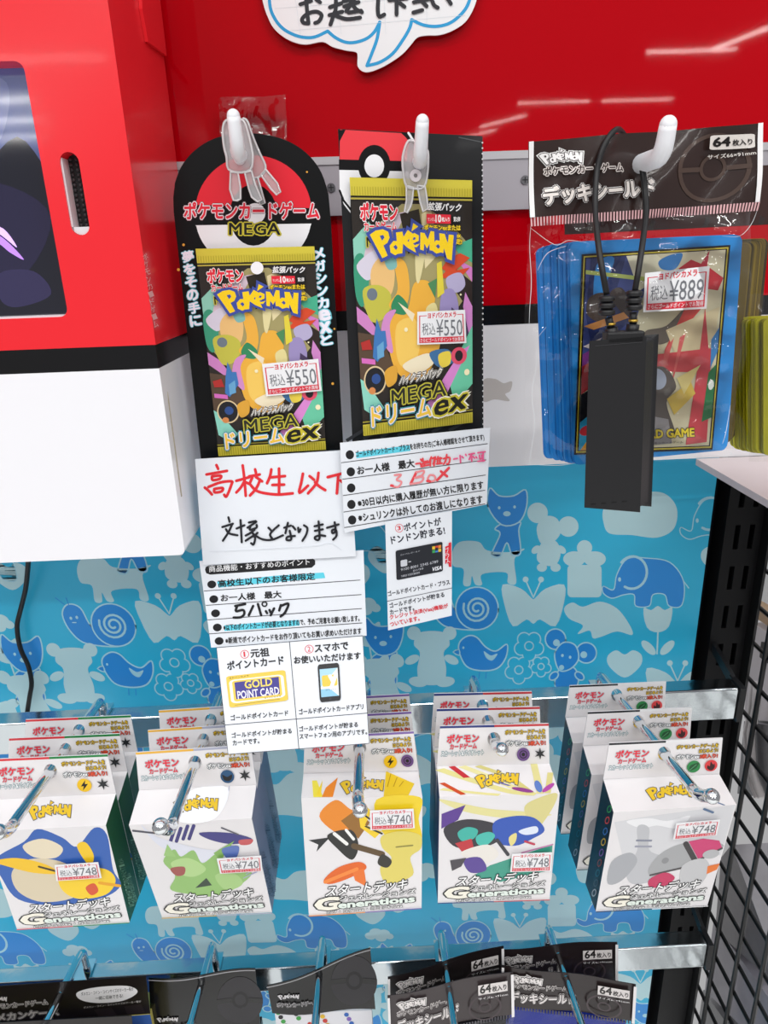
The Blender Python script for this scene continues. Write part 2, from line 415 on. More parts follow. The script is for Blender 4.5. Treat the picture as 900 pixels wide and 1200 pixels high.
# printed sheet behind the goods: one tile of animal shapes, repeated
def backdrop():
    bg = M('#2dbbe4', .34, spec=.5); pale = M('#bfe3ea', .36); blue = M('#2c92e2', .36); line_ = M('#acdeee', .36)
    pr = Print(PY(0)); Zr = Z(420, 540, 2.0454)
    def O(pts, m=blue, w=1.7, k=5):
        c = curve_pts(pts, True, k); pr.poly(c, m); pr.line(c, w, line_, closed=True)
    def E_(cx, cy, rx, ry=None, m=blue, rot=0, w=1.7):
        c = ring_pts(cx, cy, rx, ry, rot, 30); pr.poly(c, m)
        if w: pr.line(c, w, line_, closed=True)
    def dots(*a, r=1.6):
        for x, y in a: pr.ell(x, y, r, r*1.2, line_, n=12)
    def cat(cx, cy):
        O([(cx-18, cy+52), (cx-8, cy+28), (cx-14, cy+22), (cx-6, cy+16), (cx+4, cy+18), (cx+16, cy+14), (cx+14, cy+24), (cx+16, cy+50), (cx+6, cy+52), (cx, cy+38), (cx-8, cy+54)])
        O([(cx-22, cy-4), (cx-20, cy-26), (cx-9, cy-17), (cx+8, cy-17), (cx+22, cy-24), (cx+23, cy-4), (cx+14, cy+14), (cx-6, cy+17)], k=4)
        dots((cx-9, cy-3), (cx+9, cy-4)); pr.ell(cx, cy+4, 4.4, 3, line_)
    def mouse(cx, cy, m, w):
        E_(cx-13, cy-21, 12, m=m, w=w); E_(cx+23, cy-5, 12, m=m, w=w)
        O([(cx-14, cy+32), (cx-8, cy+14), (cx+8, cy+12), (cx+14, cy+26), (cx+8, cy+40), (cx-6, cy+40)], m, w or .1)
        O([(cx-14, cy-4), (cx-4, cy-17), (cx+10, cy-14), (cx+14, cy+2), (cx+4, cy+14), (cx-9, cy+15)], m, w or .1)
        for s in (-1, 1): E_(cx+s*8, cy+43, 6, 5, m=m, w=w); E_(cx+s*15, cy+22, 6, 4, m=m, w=w, rot=s*40)
        if w: dots((cx-5, cy-2), (cx+4, cy)); E_(cx-6, cy+12, 3, m=line_, w=0); E_(cx-12, cy-17, 4, m=line_, w=0); E_(cx+20, cy-3, 4, m=line_, w=0)
    def bear(cx, cy):
        for s in (-1, 1):
            pr.ell(cx+s*21, cy-27, 8, 8, pale); pr.ell(cx+s*23, cy+4, 9, 5, pale, s*25); pr.ell(cx+s*16, cy+30, 11, 6, pale, -s*8)
        pr.blob([(cx-21, cy-14), (cx-14, cy-28), (cx+14, cy-28), (cx+21, cy-14), (cx+14, cy-4), (cx+17, cy+16), (cx+12, cy+32), (cx-12, cy+32), (cx-17, cy+16), (cx-14, cy-4)], pale)
    def snail(cx, cy):
        O([(cx-24, cy+4), (cx-34, cy-20), (cx-48, cy-24), (cx-56, cy-12), (cx-50, cy+8), (cx-34, cy+22), (cx+4, cy+24)])
        E_(cx, cy, 25); pr.line([(cx + (2+a*.0155)*math.cos(math.radians(a)), cy + (2+a*.0155)*math.sin(math.radians(a))) for a in range(60, 930, 20)], 2.6, line_)
        dots((cx-47, cy-8), (cx-40, cy-9)); pr.line([(cx-46, cy-3), (cx-42, cy-3)], 1.2, line_)
        for s in (-8, 4): pr.line([(cx-48+s*.4, cy-24), (cx-52+s, cy-32)], 1, blue)
    def butterfly(cx, cy):
        pr.blob([(cx-36, cy-15), (cx-14, cy-10), (cx-2, cy+1), (cx+2, cy+1), (cx+14, cy-10), (cx+36, cy-15), (cx+36, cy+6), (cx+26, cy+34), (cx+8, cy+26), (cx, cy+31), (cx-8, cy+26), (cx-24, cy+34), (cx-34, cy+8)], pale, 3)
        for s in (-1, 1): pr.line([(cx, cy), (cx+s*9, cy-20)], 1.6, pale); pr.ell(cx+s*9, cy-21, 3.4, 3.4, pale)
    def bird(cx, cy):
        O([(cx-27, cy), (cx-26, cy-12), (cx-16, cy-19), (cx-6, cy-17), (cx+4, cy-6), (cx+16, cy-1), (cx+29, cy-9), (cx+28, cy+6), (cx+18, cy+19), (cx, cy+22), (cx-18, cy+17)])
        O([(cx-27, cy-3), (cx-34, cy), (cx-27, cy+4)], k=2)
        pr.blob([(cx+2, cy-1), (cx+10, cy+4), (cx+18, cy+2), (cx+12, cy+10), (cx+5, cy+7)], line_); dots((cx-22, cy-5), r=1.3)
        for s in (-3, 5): pr.line([(cx+s, cy+24), (cx+s-1, cy+31)], .9, blue)
    def flower(cx, cy, r):
        pet = [(cx + r*.58*math.cos(math.radians(72*i+18)), cy + r*.58*math.sin(math.radians(72*i+18))) for i in range(5)]
        pr.lock = True
        for x, y in pet: pr.ell(x, y, r*.5, r*.5, line_)
        pr.lock = False; pr.up(); pr.lock = True
        for x, y in pet: pr.ell(x, y, r*.5-1.5, r*.5-1.5, bg)
        pr.ell(cx, cy, r*.5, r*.5, bg); pr.lock = False; pr.up()
        E_(cx, cy, r*.3, m=bg, w=1.5)
    def turtle(cx, cy):
        pr.blob([(cx-40, cy-14), (cx-30, cy-21), (cx-18, cy-16), (cx+2, cy-22), (cx+22, cy-14), (cx+36, cy+4), (cx+40, cy+17), (cx+22, cy+13), (cx+4, cy+19), (cx-6, cy+21), (cx-10, cy+12), (cx-24, cy+16), (cx-18, cy+6), (cx-34, cy-2)], pale)
    def dog(cx, cy):
        pr.blob([(cx-43, cy-14), (cx-34, cy-26), (cx-12, cy-26), (cx-2, cy-16), (cx+24, cy-14), (cx+42, cy-18), (cx+30, cy-6), (cx+32, cy+22), (cx+22, cy+22), (cx+20, cy+10), (cx-8, cy+12), (cx-8, cy+24), (cx-16, cy+24), (cx-20, cy+14), (cx-22, cy+25), (cx-30, cy+24), (cx-30, cy+6), (cx-42, cy+2)], pale)
    def gift(cx, cy):
        pr.poly(rrect(cx-20, cy-19, cx+20, cy+19, 5), pale)
        for a, b in ((-12, 3), (12, 3), (0, -10)): pr.ell(cx+a, cy-29+b, 13 if a else 9, 9, pale)
    def elephant(cx, cy, m=blue, full=True):
        O([(cx-50, cy+6), (cx-38, cy+10), (cx-34, cy-8), (cx-22, cy-26), (cx, cy-27), (cx+28, cy-22), (cx+44, cy), (cx+42, cy+28), (cx+27, cy+29), (cx+22, cy+16), (cx+8, cy+16), (cx+4, cy+29), (cx-12, cy+29), (cx-14, cy+16), (cx-26, cy+16), (cx-40, cy+20), (cx-50, cy+14)], m, 1.3)
        pr.line(ring_pts(cx-16, cy-10, 17, 19, 10, 20, -150, 110), 3, line_); pr.ell(cx-31, cy-2, 1.8, 2.6, line_)
        pr.line([(cx+44, cy), (cx+50, cy+8)], 1.4, line_)
    def tulip(cx, cy):
        pr.blob([(cx-17, cy-27), (cx-8, cy-25), (cx, cy-30), (cx+8, cy-25), (cx+17, cy-28), (cx+13, cy-6), (cx, cy+1), (cx-13, cy-5)], pale, 3)
        pr.line([(cx, cy), (cx-1, cy+26)], 1.8, pale)
        for s in (-1, 1): pr.ell(cx+s*11, cy+19, 11, 5, pale, -s*45)
    def heart(cx, cy):
        pr.blob([(cx, cy-10), (cx+10, cy-15), (cx+20, cy-9), (cx+18, cy+4), (cx, cy+17), (cx-18, cy+4), (cx-20, cy-8), (cx-10, cy-15)], pale)
    def cloud(cx, cy, s=1):
        for a, b, r in ((-22, 4, 15), (-4, -6, 19), (18, -4, 16), (30, 6, 12), (6, 10, 16)): pr.ell(cx+a*s, cy+b*s, r*s, r*.85*s, pale)
    def hippo(cx, cy):
        pr.blob([(cx-43, cy-6), (cx-34, cy-18), (cx-16, cy-12), (cx+2, cy-25), (cx+28, cy-25), (cx+43, cy-8), (cx+40, cy+16), (cx+20, cy+27), (cx-10, cy+24), (cx-36, cy+22), (cx-43, cy+8)], pale)
    def fresh(fn):
        def g(*a, **k): pr.h = 0; fn(*a, **k)
        return g
    cat, mouse, bear, snail, butterfly, bird, flower, turtle, dog, gift, elephant, tulip, heart, cloud, hippo = [fresh(f_) for f_ in (cat, mouse, bear, snail, butterfly, bird, flower, turtle, dog, gift, elephant, tulip, heart, cloud, hippo)]
    # one tile, x 430..890
    cat(594, 598); mouse(643, 622, pale, 0); hippo(750, 603); elephant(848, 612, bg); cloud(478, 600, .8)
    dog(573, 661); gift(685, 681); elephant(757, 681); heart(452, 655); heart(842, 655); cloud(846, 690, .5)
    snail(559, 713); butterfly(625, 700); turtle(701, 727); tulip(771, 740); tulip(846, 738)
    cat(449, 750); bear(506, 769); bird(565, 764); flower(620, 757, 17); flower(608, 785, 16); flower(634, 781, 12); mouse(664, 770, blue, 1.7); heart(732, 777)
    butterfly(794, 798); bear(853, 782)
    # the rows the goods mostly hide
    elephant(520, 845); tulip(596, 850); cloud(664, 850); bear(722, 850); cat(800, 850); heart(850, 855); heart(452, 850)
    turtle(480, 905); heart(540, 905); flower(590, 910, 17); mouse(650, 902, pale, 0); hippo(725, 912); bird(805, 910); tulip(855, 915)
    ref = lambda a, b, c, d: P(a, b, 0) - P(c, d, 0)
    W_ = .272; H_ = P(559, 713, 0).z - P(556, 1096, 0).z
    x0, x1, z0, z1 = -.40, .2472, .62, 1.30
    bm = bmesh.new(); mats = [bg]
    for vs, fs, m in pr.items:
        if m not in mats: mats.append(m)
        k = mats.index(m); w = [pr.world(v) for v in vs]
        xs = [p.x for p in w]; zs = [p.z for p in w]
        for i in range(-3, 2):
            for j in range(-1, 3):
                d = Vector((i*W_, 0, -j*H_))
                if max(xs)+d.x < x0 or min(xs)+d.x > x1 or max(zs)+d.z < z0 or min(zs)+d.z > z1: continue
                b = [bm.verts.new(p + d) for p in w]
                for f in fs:
                    try: bm.faces.new([b[q] for q in f]).material_index = k
                    except ValueError: pass
    for co, no in (((x0, 0, 0), (-1, 0, 0)), ((x1, 0, 0), (1, 0, 0)), ((0, 0, z0), (0, 0, -1)), ((0, 0, z1), (0, 0, 1))):
        bmesh.ops.bisect_plane(bm, geom=bm.verts[:]+bm.edges[:]+bm.faces[:], plane_co=co, plane_no=no, clear_outer=True, dist=1e-6)
    b = [bm.verts.new(v) for v in [(x, y, z) for x in (x0, x1) for y in (.00001, .0012) for z in (z0, z1)]]
    for f in [(0, 1, 3, 2), (4, 6, 7, 5), (0, 4, 5, 1), (2, 3, 7, 6), (0, 2, 6, 4), (1, 5, 7, 3)]: bm.faces.new([b[i] for i in f])
    o = finish('backdrop_sheet', bm, mats)
    tag(o, 'light blue printed sheet with pale animals, flowers and snails covering the wall behind the hooks', 'backdrop')
backdrop()

# slotted black upright right of the sheet
def upright():
    m = M('#0f0f11', .5, spec=.25); x0, x1 = .2562, .2835; z0, z1 = .6, 1.262
    f = [(x0, -.004, z0), (x1, -.004, z0), (x1, -.004, z1), (x0, -.004, z1)]; holes = []
    for i in range(15):
        zc = 1.236 - i*.0326
        for xc in (.2655, .2762):
            if zc > z0 + .02: holes.append([(xc-.0019, -.004, zc-.0095), (xc+.0019, -.004, zc-.0095), (xc+.0019, -.004, zc+.0095), (xc-.0019, -.004, zc+.0095)])
    b = MB().prism(f, (0, .0025, 0), m, holes=holes)
    b.box(x0, x0+.0025, -.0015, .013, z0, z1, m); b.box(x1-.0025, x1, -.0015, .013, z0, z1, m)
    tag(b.build('slotted_upright'), 'black steel upright with two rows of slots beside the blue sheet', 'shelf upright')
upright()

# ---------------------------------------------------------------- the red, black and white display fixture
RG = M('#b80010', .03, spec=.17); BG = M('#0c0c0e', .25); WG = M('#f2f1f5', .3, coat=.2); GREY = M('#aaa6ad', .45, .2)
ZF = P(817, 537, -.03).z
zw, zk, zr, zg = P(600, 380, -.03).z, P(600, 357, -.03).z, P(600, 246, -.03).z, P(600, 178, -.03).z
def fixture():
    c = Vector((.02, -.02, ZF)); e = empty('display_fixture', c, 'glossy red back panel with black and white bands along its foot, above the blue sheet', 'store fixture')
    x0, x1 = -.22, .33
    MB().box(x0, x1, -.03, -.002, ZF, zw, WG).build('white_band', e)
    pr = Print(PY(-.0301)); pr.blob([(566, 446), (580, 444), (590, 449), (600, 447), (598, 458), (592, 462), (597, 470), (580, 468), (566, 470)], M('#c9c3c0', .6)); pr.build('tape_residue', e)
    MB().box(x0, x1, -.0302, -.002, zw, zk, BG).build('black_band', e)
    MB().box(x0, x1, -.03, -.002, zk, zr + .002, RG).build('red_panel', e)
    # upper red panel: rises plumb, then curves out towards the shopper
    prof = [(-.030, zg-.002), (-.0301, zg+.03), (-.0303, zg+.055), (-.0306, zg+.078), (-.031, zg+.098), (-.0316, zg+.115), (-.0323, zg+.13), (-.0332, zg+.142), (-.0342, zg+.155), (-.0345, zg+.25)]
    b = MB(); n = len(prof)
    vs = [(x, y, z) for x in (x0, x1) for y, z in prof] + [(x, .0, z) for x in (x0, x1) for z in (zg-.002, zg+.25)]
    for f in b.faces(vs, [(i, i+1, n+i+1, n+i) for i in range(n-1)], RG): f.smooth = True
    b.faces(vs, [tuple(range(n)) + (2*n+1, 2*n), tuple(range(2*n-1, n-1, -1)) + (2*n+2, 2*n+3)], RG)
    b.build('curved_header', e)
    r = MB().box(x0, x1, -.034, -.028, zr, zg, GREY).box(x0, x1, -.0348, -.034, zg-.004, zg, M('#c4c2c6', .35, .4)).build('peg_rail', e)
    for px, py in ((615, 211), (388, 220), (905, 200)):
        s = MB(); p = P(px, py, -.034); s.tube([p + Vector((0, .001, 0)), p + Vector((0, -.0008, 0))], .0024, M('#77767a', .3, .8), n=16)
        for a in (0, 1):
            u = Vector((.0016, 0, 0)) if a else Vector((0, 0, .0016)); w = Vector((0, 0, .0003)) if a else Vector((.0003, 0, 0)); q = p + Vector((0, -.00085, 0))
            s.prism([q-u-w, q+u-w, q+u+w, q-u+w], (0, .0002, 0), M('#2b2b2e', .6))
        s.build('screw', r)
fixture()
def shelf():
    b = MB().box(.2155, .33, -.22, -.031, ZF-.0042, ZF, M('#dccfd0', .35))  # white board; the pinkish tint of red reflections is put into its colour
    tag(b.build('display_shelf'), 'white shelf board at the right edge under the gold sleeve packs', 'shelf')
shelf()

YB = -.125
def cabinet():
    xe = P(168, 300, YB).x; x0 = -.46; zt = 1.72; z_rb = P(130, 406, YB).z; z_kb = P(130, 434, YB).z; z_wb = P(130, 654, YB).z
    e = empty('monitor_cabinet', (-.33, -.08, z_wb), 'protruding red cabinet with built-in screen and white lower half at the left edge', 'display cabinet')
    RM = M('#ee2630', .22, coat=.15)
    # hood front with screen opening and speaker slot
    scr = [P(27, 71, YB), P(80, 371, YB)]; sx = scr[0].x; sx = (scr[0].x + scr[1].x)/2; st, sb = scr[0].z, scr[1].z
    def rr(xa, xb, za, zb, r): return [(x, YB, z) for x, z in rrect(xa, za, xb, zb, r)]
    hs = rr(-.445, sx, sb, st, .004)
    a_, b_ = P(82, 184, YB), P(93, 270, YB); xs = (a_.x+b_.x)/2; sl = rr(xs-.0042, xs+.0042, b_.z-.002, a_.z+.002, .0041)
    b = MB().prism([(x0, YB, z_rb), (xe, YB, z_rb), (xe, YB, zt), (x0, YB, zt)], (0, .011, 0), RM, holes=[hs, sl])
    b.box(xe-.004, xe, YB+.011, -.0365, z_rb, zt, RM); b.box(x0, xe-.004, -.05, -.0365, z_rb, zt, RM); b.box(x0, xe-.004, YB+.011, -.05, z_rb, z_rb+.004, RM)
    hood = b.build('red_hood', e)
    # chamfered plate on the hood's right flank
    pl = PXs(xe + .0006); pp = [pl.hit(*q) for q in ((163, -30), (164, 10), (171, 49), (213, 87), (216, -30))]
    pp = [Vector((xe+.0001, max(min(p.y, -.037), YB+.01), p.z)) for p in pp]
    MB().prism(pp, (.0016, 0, 0), RM).build('flank_plate', hood)
    mq = [(-.446, YB+.0112, sb-.006), (sx+.006, YB+.0112, sb-.006), (sx+.006, YB+.0112, st+.006), (-.446, YB+.0112, st+.006)]
    # screen: dark picture with a violet sweep, and its white inner ledge
    pr = Print(PY(YB+.0112)); pr.plate([(-190, 60), (40, 60), (95, 385), (-190, 385)], .002, M('#10121f', .05, coat=1, emit=.2))
    for pts, c, em in (([(-90, 70), (30, 68), (60, 200), (20, 160), (-40, 200)], '#3f4a78', .5), ([(-60, 230), (0, 215), (60, 255), (20, 330), (-60, 330)], '#1d1a36', .3),
                       ([(-60, 100), (2, 92), (10, 130), (-10, 170)], '#55608f', .35), ([(-20, 268), (5, 280), (28, 304), (12, 296), (-5, 284), (-25, 290)], '#a678d8', .7),
                       ([(-20, 262), (4, 268), (20, 290), (2, 276)], '#c9a4ee', .8), ([(0, 320), (40, 318), (60, 345), (20, 360), (0, 350)], '#2a2648', .3)):
        pr.blob(pts, M(c, .06, coat=1, emit=em))
    pr.build('screen', e)
    MB().box(-.444, sx-.0005, YB+.001, YB+.011, sb, sb+.0006, M('#e7e4ea', .5)).build('screen_ledge', e)
    s = MB().box(xs-.007, xs+.007, YB+.008, YB+.0105, b_.z-.006, a_.z+.006, M('#161618', .6))
    for i in range(17):
        for j in range(3): s.ball((xs-.0022+j*.0026, YB+.0078, b_.z+.0005+i*.0021), .0008, M('#39393c', .5))
    s.build('speaker_grille', e)
    b = MB().prism([(xs-.0042, YB+.001, b_.z), (xs-.0034, YB+.001, b_.z), (xs-.0034, YB+.001, a_.z), (xs-.0042, YB+.001, a_.z)], (0, .0075, 0), M('#dcdce0', .5))
    b.prism([(x, YB+.001, z) for x, z in ring_pts(xs, b_.z+.0015, .0039, .0034, 0, 10, 180, 360)], (0, .007, 0), M('#dcdce0', .5)).build('slot_lining', e)
    MB().box(x0, xe-.0003, YB+.0003, -.0365, z_kb, z_rb, BG).build('black_band', e)
    c = .011
    f = [(x0, YB, z_wb), (xe, YB, z_wb), (xe, YB, z_kb), (x0, YB, z_kb)]
    b = MB().prism(f, (0, -.0365-YB, 0), WG); bv = [ed for ed in b.bm.edges if all(abs(v.co.x-xe) < 1e-5 and abs(v.co.z-z_wb) < 1e-5 for v in ed.verts)]
    bmesh.ops.bevel(b.bm, geom=bv, offset=.003, segments=3, affect='EDGES', profile=.5)
    for w in (0,):
        b.prism([(xe+.0001, -.118, z_wb+.03), (xe+.0001, -.1165, z_wb+.03), (xe+.0001, -.1165, z_wb+.085), (xe+.0001, -.1178, z_wb+.08)], (.0002, 0, 0), M('#b9ae98', .7))
    b.build('white_base', e)
    # faint pale lettering down the hood's flank
    pr = Print(PXs(xe + .0003)); pr.vtext('ポケモンカードゲーム', (171, 296), (184, 384), 5, M('#e8a6a8', .4)); pr.build('flank_lettering', hood)
cabinet()

# chrome bars that carry the hooks
def bar(name, q, label):
    p = P(*q, -.05); zt = p.z; x1 = p.x; h = .026
    e = empty(name, (0, -.043, zt-h), label, 'display bar')
    b = MB().box(-.40, x1, -.05, -.036, zt-h, zt, BARCHROME, .0012); b.build('rail', e)
    k = MB().box(x1, x1+.004, -.052, -.034, zt-h-.001, zt+.001, M('#1a1a1c', .4)).prism([(x1+.001, -.046, zt-.002), (x1+.004, -.046, zt-.002), (x1+.004, .0, zt+.012), (x1+.001, .0, zt+.012)], (0, .0, -.008), M('#1a1a1c', .4))
    k.build('end_bracket', e); return zt
ZB1 = bar('chrome_bar', (867, 807), 'upper chrome bar in front of the blue sheet, carrying the deck boxes')
ZB2 = bar('chrome_bar', (830, 1107), 'lower chrome bar across the foot of the blue sheet, carrying black-headed packs')

# wire grid panel to the right
def grid():
    m = M('#141516', .4); xg = .287; e = empty('wire_grid_panel', (xg, -.1, .6), 'black wire grid panel standing out from the wall at the right edge', 'wire grid')
    MB().box(.2846, .2866, -.012, .002, .61, 1.26, m).build('mounting_flange', e)
    ys = [.004 - .0308*i for i in range(11)]; zs = [1.2385 - .0306*i for i in range(21)]
    for y in ys: MB().tube([(xg, y, .61), (xg, y, 1.262)], .0019, m, n=8).build('upright_wire', e)
    for z in zs: MB().tube([(xg + .002, .006, z), (xg + .002, -.31, z)], .0017, m, n=8).build('cross_wire', e)
grid()

# ================================================================ hooks
def ybend(xh, px, py): return PXs(xh).hit(px, py)
ZH = 1.1385
def steel_hook(base, end, tip, label, zh=ZH, zbar=ZB1, group='chrome hooks on the upper bar', long=None):
    """saddle clamped over the bar, straight rod, upturned end"""
    xb = base[0]; e = empty('chrome_hook', (xb, -.043, zbar), label, 'hook', group)
    s = MB().box(xb-.006, xb+.006, -.0535, -.034, zbar+.0003, zbar+.0025, CHROME).box(xb-.006, xb+.006, -.0535, -.0512, zbar-.02, zbar+.0003, CHROME)
    s.build('saddle', e)
    e3 = Vector(end)
    b = MB().tube([(xb, -.0405, zbar+.001), (xb, -.0405, max(zbar+.0015, zh-.005)), (xb, -.0425, zh-.001), (xb, -.046, zh)] + [Vector((xb, -.047, zh)).lerp(e3, t) for t in (.3, .6, .9, .97)] + [e3], .0029, CHROME, n=16)
    b.build('rod', e)
    if tip is not None:
        t3 = Vector(tip); d = (t3-e3)
        r0 = (e3 - Vector((xb, -.047, zh))).normalized()
        pts = [e3 - r0*.001, e3 + r0*.0015 + d*.12, e3 + r0*.002 + d*.3, e3 + d*.7 + r0*.001, t3]
        MB().tube(pts, .0032, CHROME, n=16).ball(t3, .0039, CHROME).build('upturned_tip', e)
    return e

# ================================================================ deck boxes
S_ = lambda *a: list(zip(a[::2], a[1::2]))
WID = .069
def col_mid(ts): return sum(ts)/len(ts)
COLS = [
 dict(front=[(-19, 975), (124, 967), (152, 1081), (20, 1089)], yt=-.1485, yb=-.1426, tab=[(-11, 890), (126, 884), (136, 930), (-12, 937)],
      base=(114, 826), gap=0.0235, edge=('#d8303a', '#17803c'), side='#0e5a2c', sidetxt='#7fb08c',
      price='748', st=[(64, 1014), (115, 1010.5), (119, 1029), (66, 1032.5)], names='ピカチュウex・カビゴンex', sym=('bolt', 'star'), look='red and green edges and a dark green side'),
 dict(front=[(151, 967), (295, 959), (319, 1069), (190, 1075)], yt=-.1531, yb=-.1380, tab=[(159, 882), (294, 873), (300.5, 920), (163, 926)],
      base=(257, 817), gap=0.0265, edge=('#e8b23c', '#a9abc0'), side='#8f93ab', sidetxt='#5d6078',
      price='740', st=[(254, 1006.5), (306, 1003), (307.6, 1021), (258, 1024)], names='ルギアex・バンギラスex', sym=('eye', 'star'), look='golden top edge and a grey side'),
 dict(front=[(353, 935), (495, 934), (494, 1064), (362, 1073)], yt=-.1483, yb=-.1479, tab=[(357, 864), (484.7, 857), (490, 903), (355.6, 906.6)],
      base=(424, 806), gap=0.025, edge=('#e08a35', '#7d62a8'), side='#6a5591', sidetxt='#b0a3cc',
      price='740', st=[(433.5, 950), (484.6, 948), (486, 970.5), (434, 973)], names='カプ・コケコex・ミミッキュex', sym=('bolt', 'swirl'), look='orange and violet edges'),
 dict(front=[(515, 934), (656, 930), (644, 1054), (513, 1058)], yt=-.1498, yb=-.1469, tab=[(515.7, 851), (643, 848), (644, 895), (512, 898)],
      base=(556, 799), gap=0.0225, edge=('#2b3a7c', '#c2333b'), side='#25336e', sidetxt='#8f9ac4',
      price='748', st=[(600, 1001), (647, 999), (646, 1020.7), (598, 1022)], names='ゼルネアスex・オンバーンex', sym=('swirl', 'star'), look='navy and red top edge'),
 dict(front=[(719, 952), (863, 943), (829, 1061), (698, 1068)], yt=-.1629, yb=-.1526, tab=[(714, 871), (847, 865), (843, 907.5), (707, 913)],
      base=(707, 795), gap=0.036, edge=('#1d2126', '#e9e9ea'), side='#18232f', sidetxt='#66788a',
      price='748', st=[(792.6, 965), (844, 960.7), (840, 979), (789, 984)], names='レシラムex・モロバレルex', sym=('leaf', 'fire'), look='black top edge and a near-black side'),
]
INKG = M('#3c4a52', .5); TEAL = M('#5e8790', .5)
def symbol(pr, kind, u, v, r, k):
    c = lambda p: [(u + x*r, v + y*r*k) for x, y in p]
    if kind == 'star':
        pr.poly(c([((.98 if i % 2 == 0 else .36)*math.cos(math.radians(30*i-90)), (.98 if i % 2 == 0 else .36)*math.sin(math.radians(30*i-90))) for i in range(12)]), M('#23262a', .4)); return
    base = {'bolt': '#f3c51d', 'eye': '#1f4f78', 'swirl': '#6b4a86', 'leaf': '#2c8a4a', 'fire': '#d83a3e'}[kind]
    pr.ell(u, v, r, r*k, M(base, .35)); b = M('#16161a', .4)
    if kind == 'bolt': pr.poly(c([(.25, -.8), (-.5, .15), (-.08, .12), (-.3, .8), (.55, -.2), (.1, -.18)]), b)
    elif kind == 'eye': pr.blob(c([(-.7, -.3), (0, .05), (.7, -.3), (.55, .45), (0, .7), (-.55, .45)]), b)
    elif kind == 'swirl': pr.ring(u, v, r*.62, r*k*.62, r*.16, M('#2a1d38', .4)); pr.ell(u, v, r*.28, r*k*.28, b)
    elif kind == 'leaf': pr.blob(c([(-.6, .6), (-.5, -.2), (.1, -.5), (.7, -.6), (.5, .1), (0, .5)]), M('#174f2b', .4)); pr.line(c([(-.6, .6), (.4, -.35)]), r*.12, M('#5cb177', .4))
    else: pr.blob(c([(-.1, .8), (-.6, .4), (-.5, -.1), (-.2, .1), (-.1, -.7), (.3, -.2), (.5, -.4), (.6, .3), (.3, .75)]), M('#3a1416', .4))
def tab_print(pr, C):
    q = C['tab']; pr.frame(q); wh, rd, yl = M('#fafafa', .35), M('#e0283c', .35), M('#e9c118', .35); k = 2.85
    pr.lock = True; pr.rect(.0, .0, .5, .055, M(C['edge'][0], .35)); pr.rect(.5, .0, 1, .055, M(C['edge'][1], .35)); pr.lock = False; pr.up()
    gy = M('#b9bcc2', .4)
    pr.text('ポケモン', (.075, .42), (.36, .41), .2, rd, gy, .1, .05, wh, .07)
    pr.text('カードゲーム', (.105, .58), (.345, .57), .13, rd, gy, .1, .05)
    pr.text('スカーレット&バイオレット', (.03, .75), (.41, .735), .13, wh, TEAL, .09, .03)
    pr.text('ポケモンカードゲームを', (.6, .24), (.965, .23), .11, yl, INK, .08, .03)
    pr.text('はじめよう!', (.8, .368), (.965, .358), .095, yl, INK, .08, .03)
    pr.text('ポケモンex', (.605, .52), (.805, .515), .125, wh, INKG, .1, .03)
    pr.text('2枚入り!', (.81, .52), (.965, .515), .115, M('#e8502a', .35), M('#7c1512', .4), .06, .03)
    symbol(pr, C['sym'][0], .765, .735, .058, k); symbol(pr, C['sym'][1], .915, .725, .055, k)
    pr.frame()
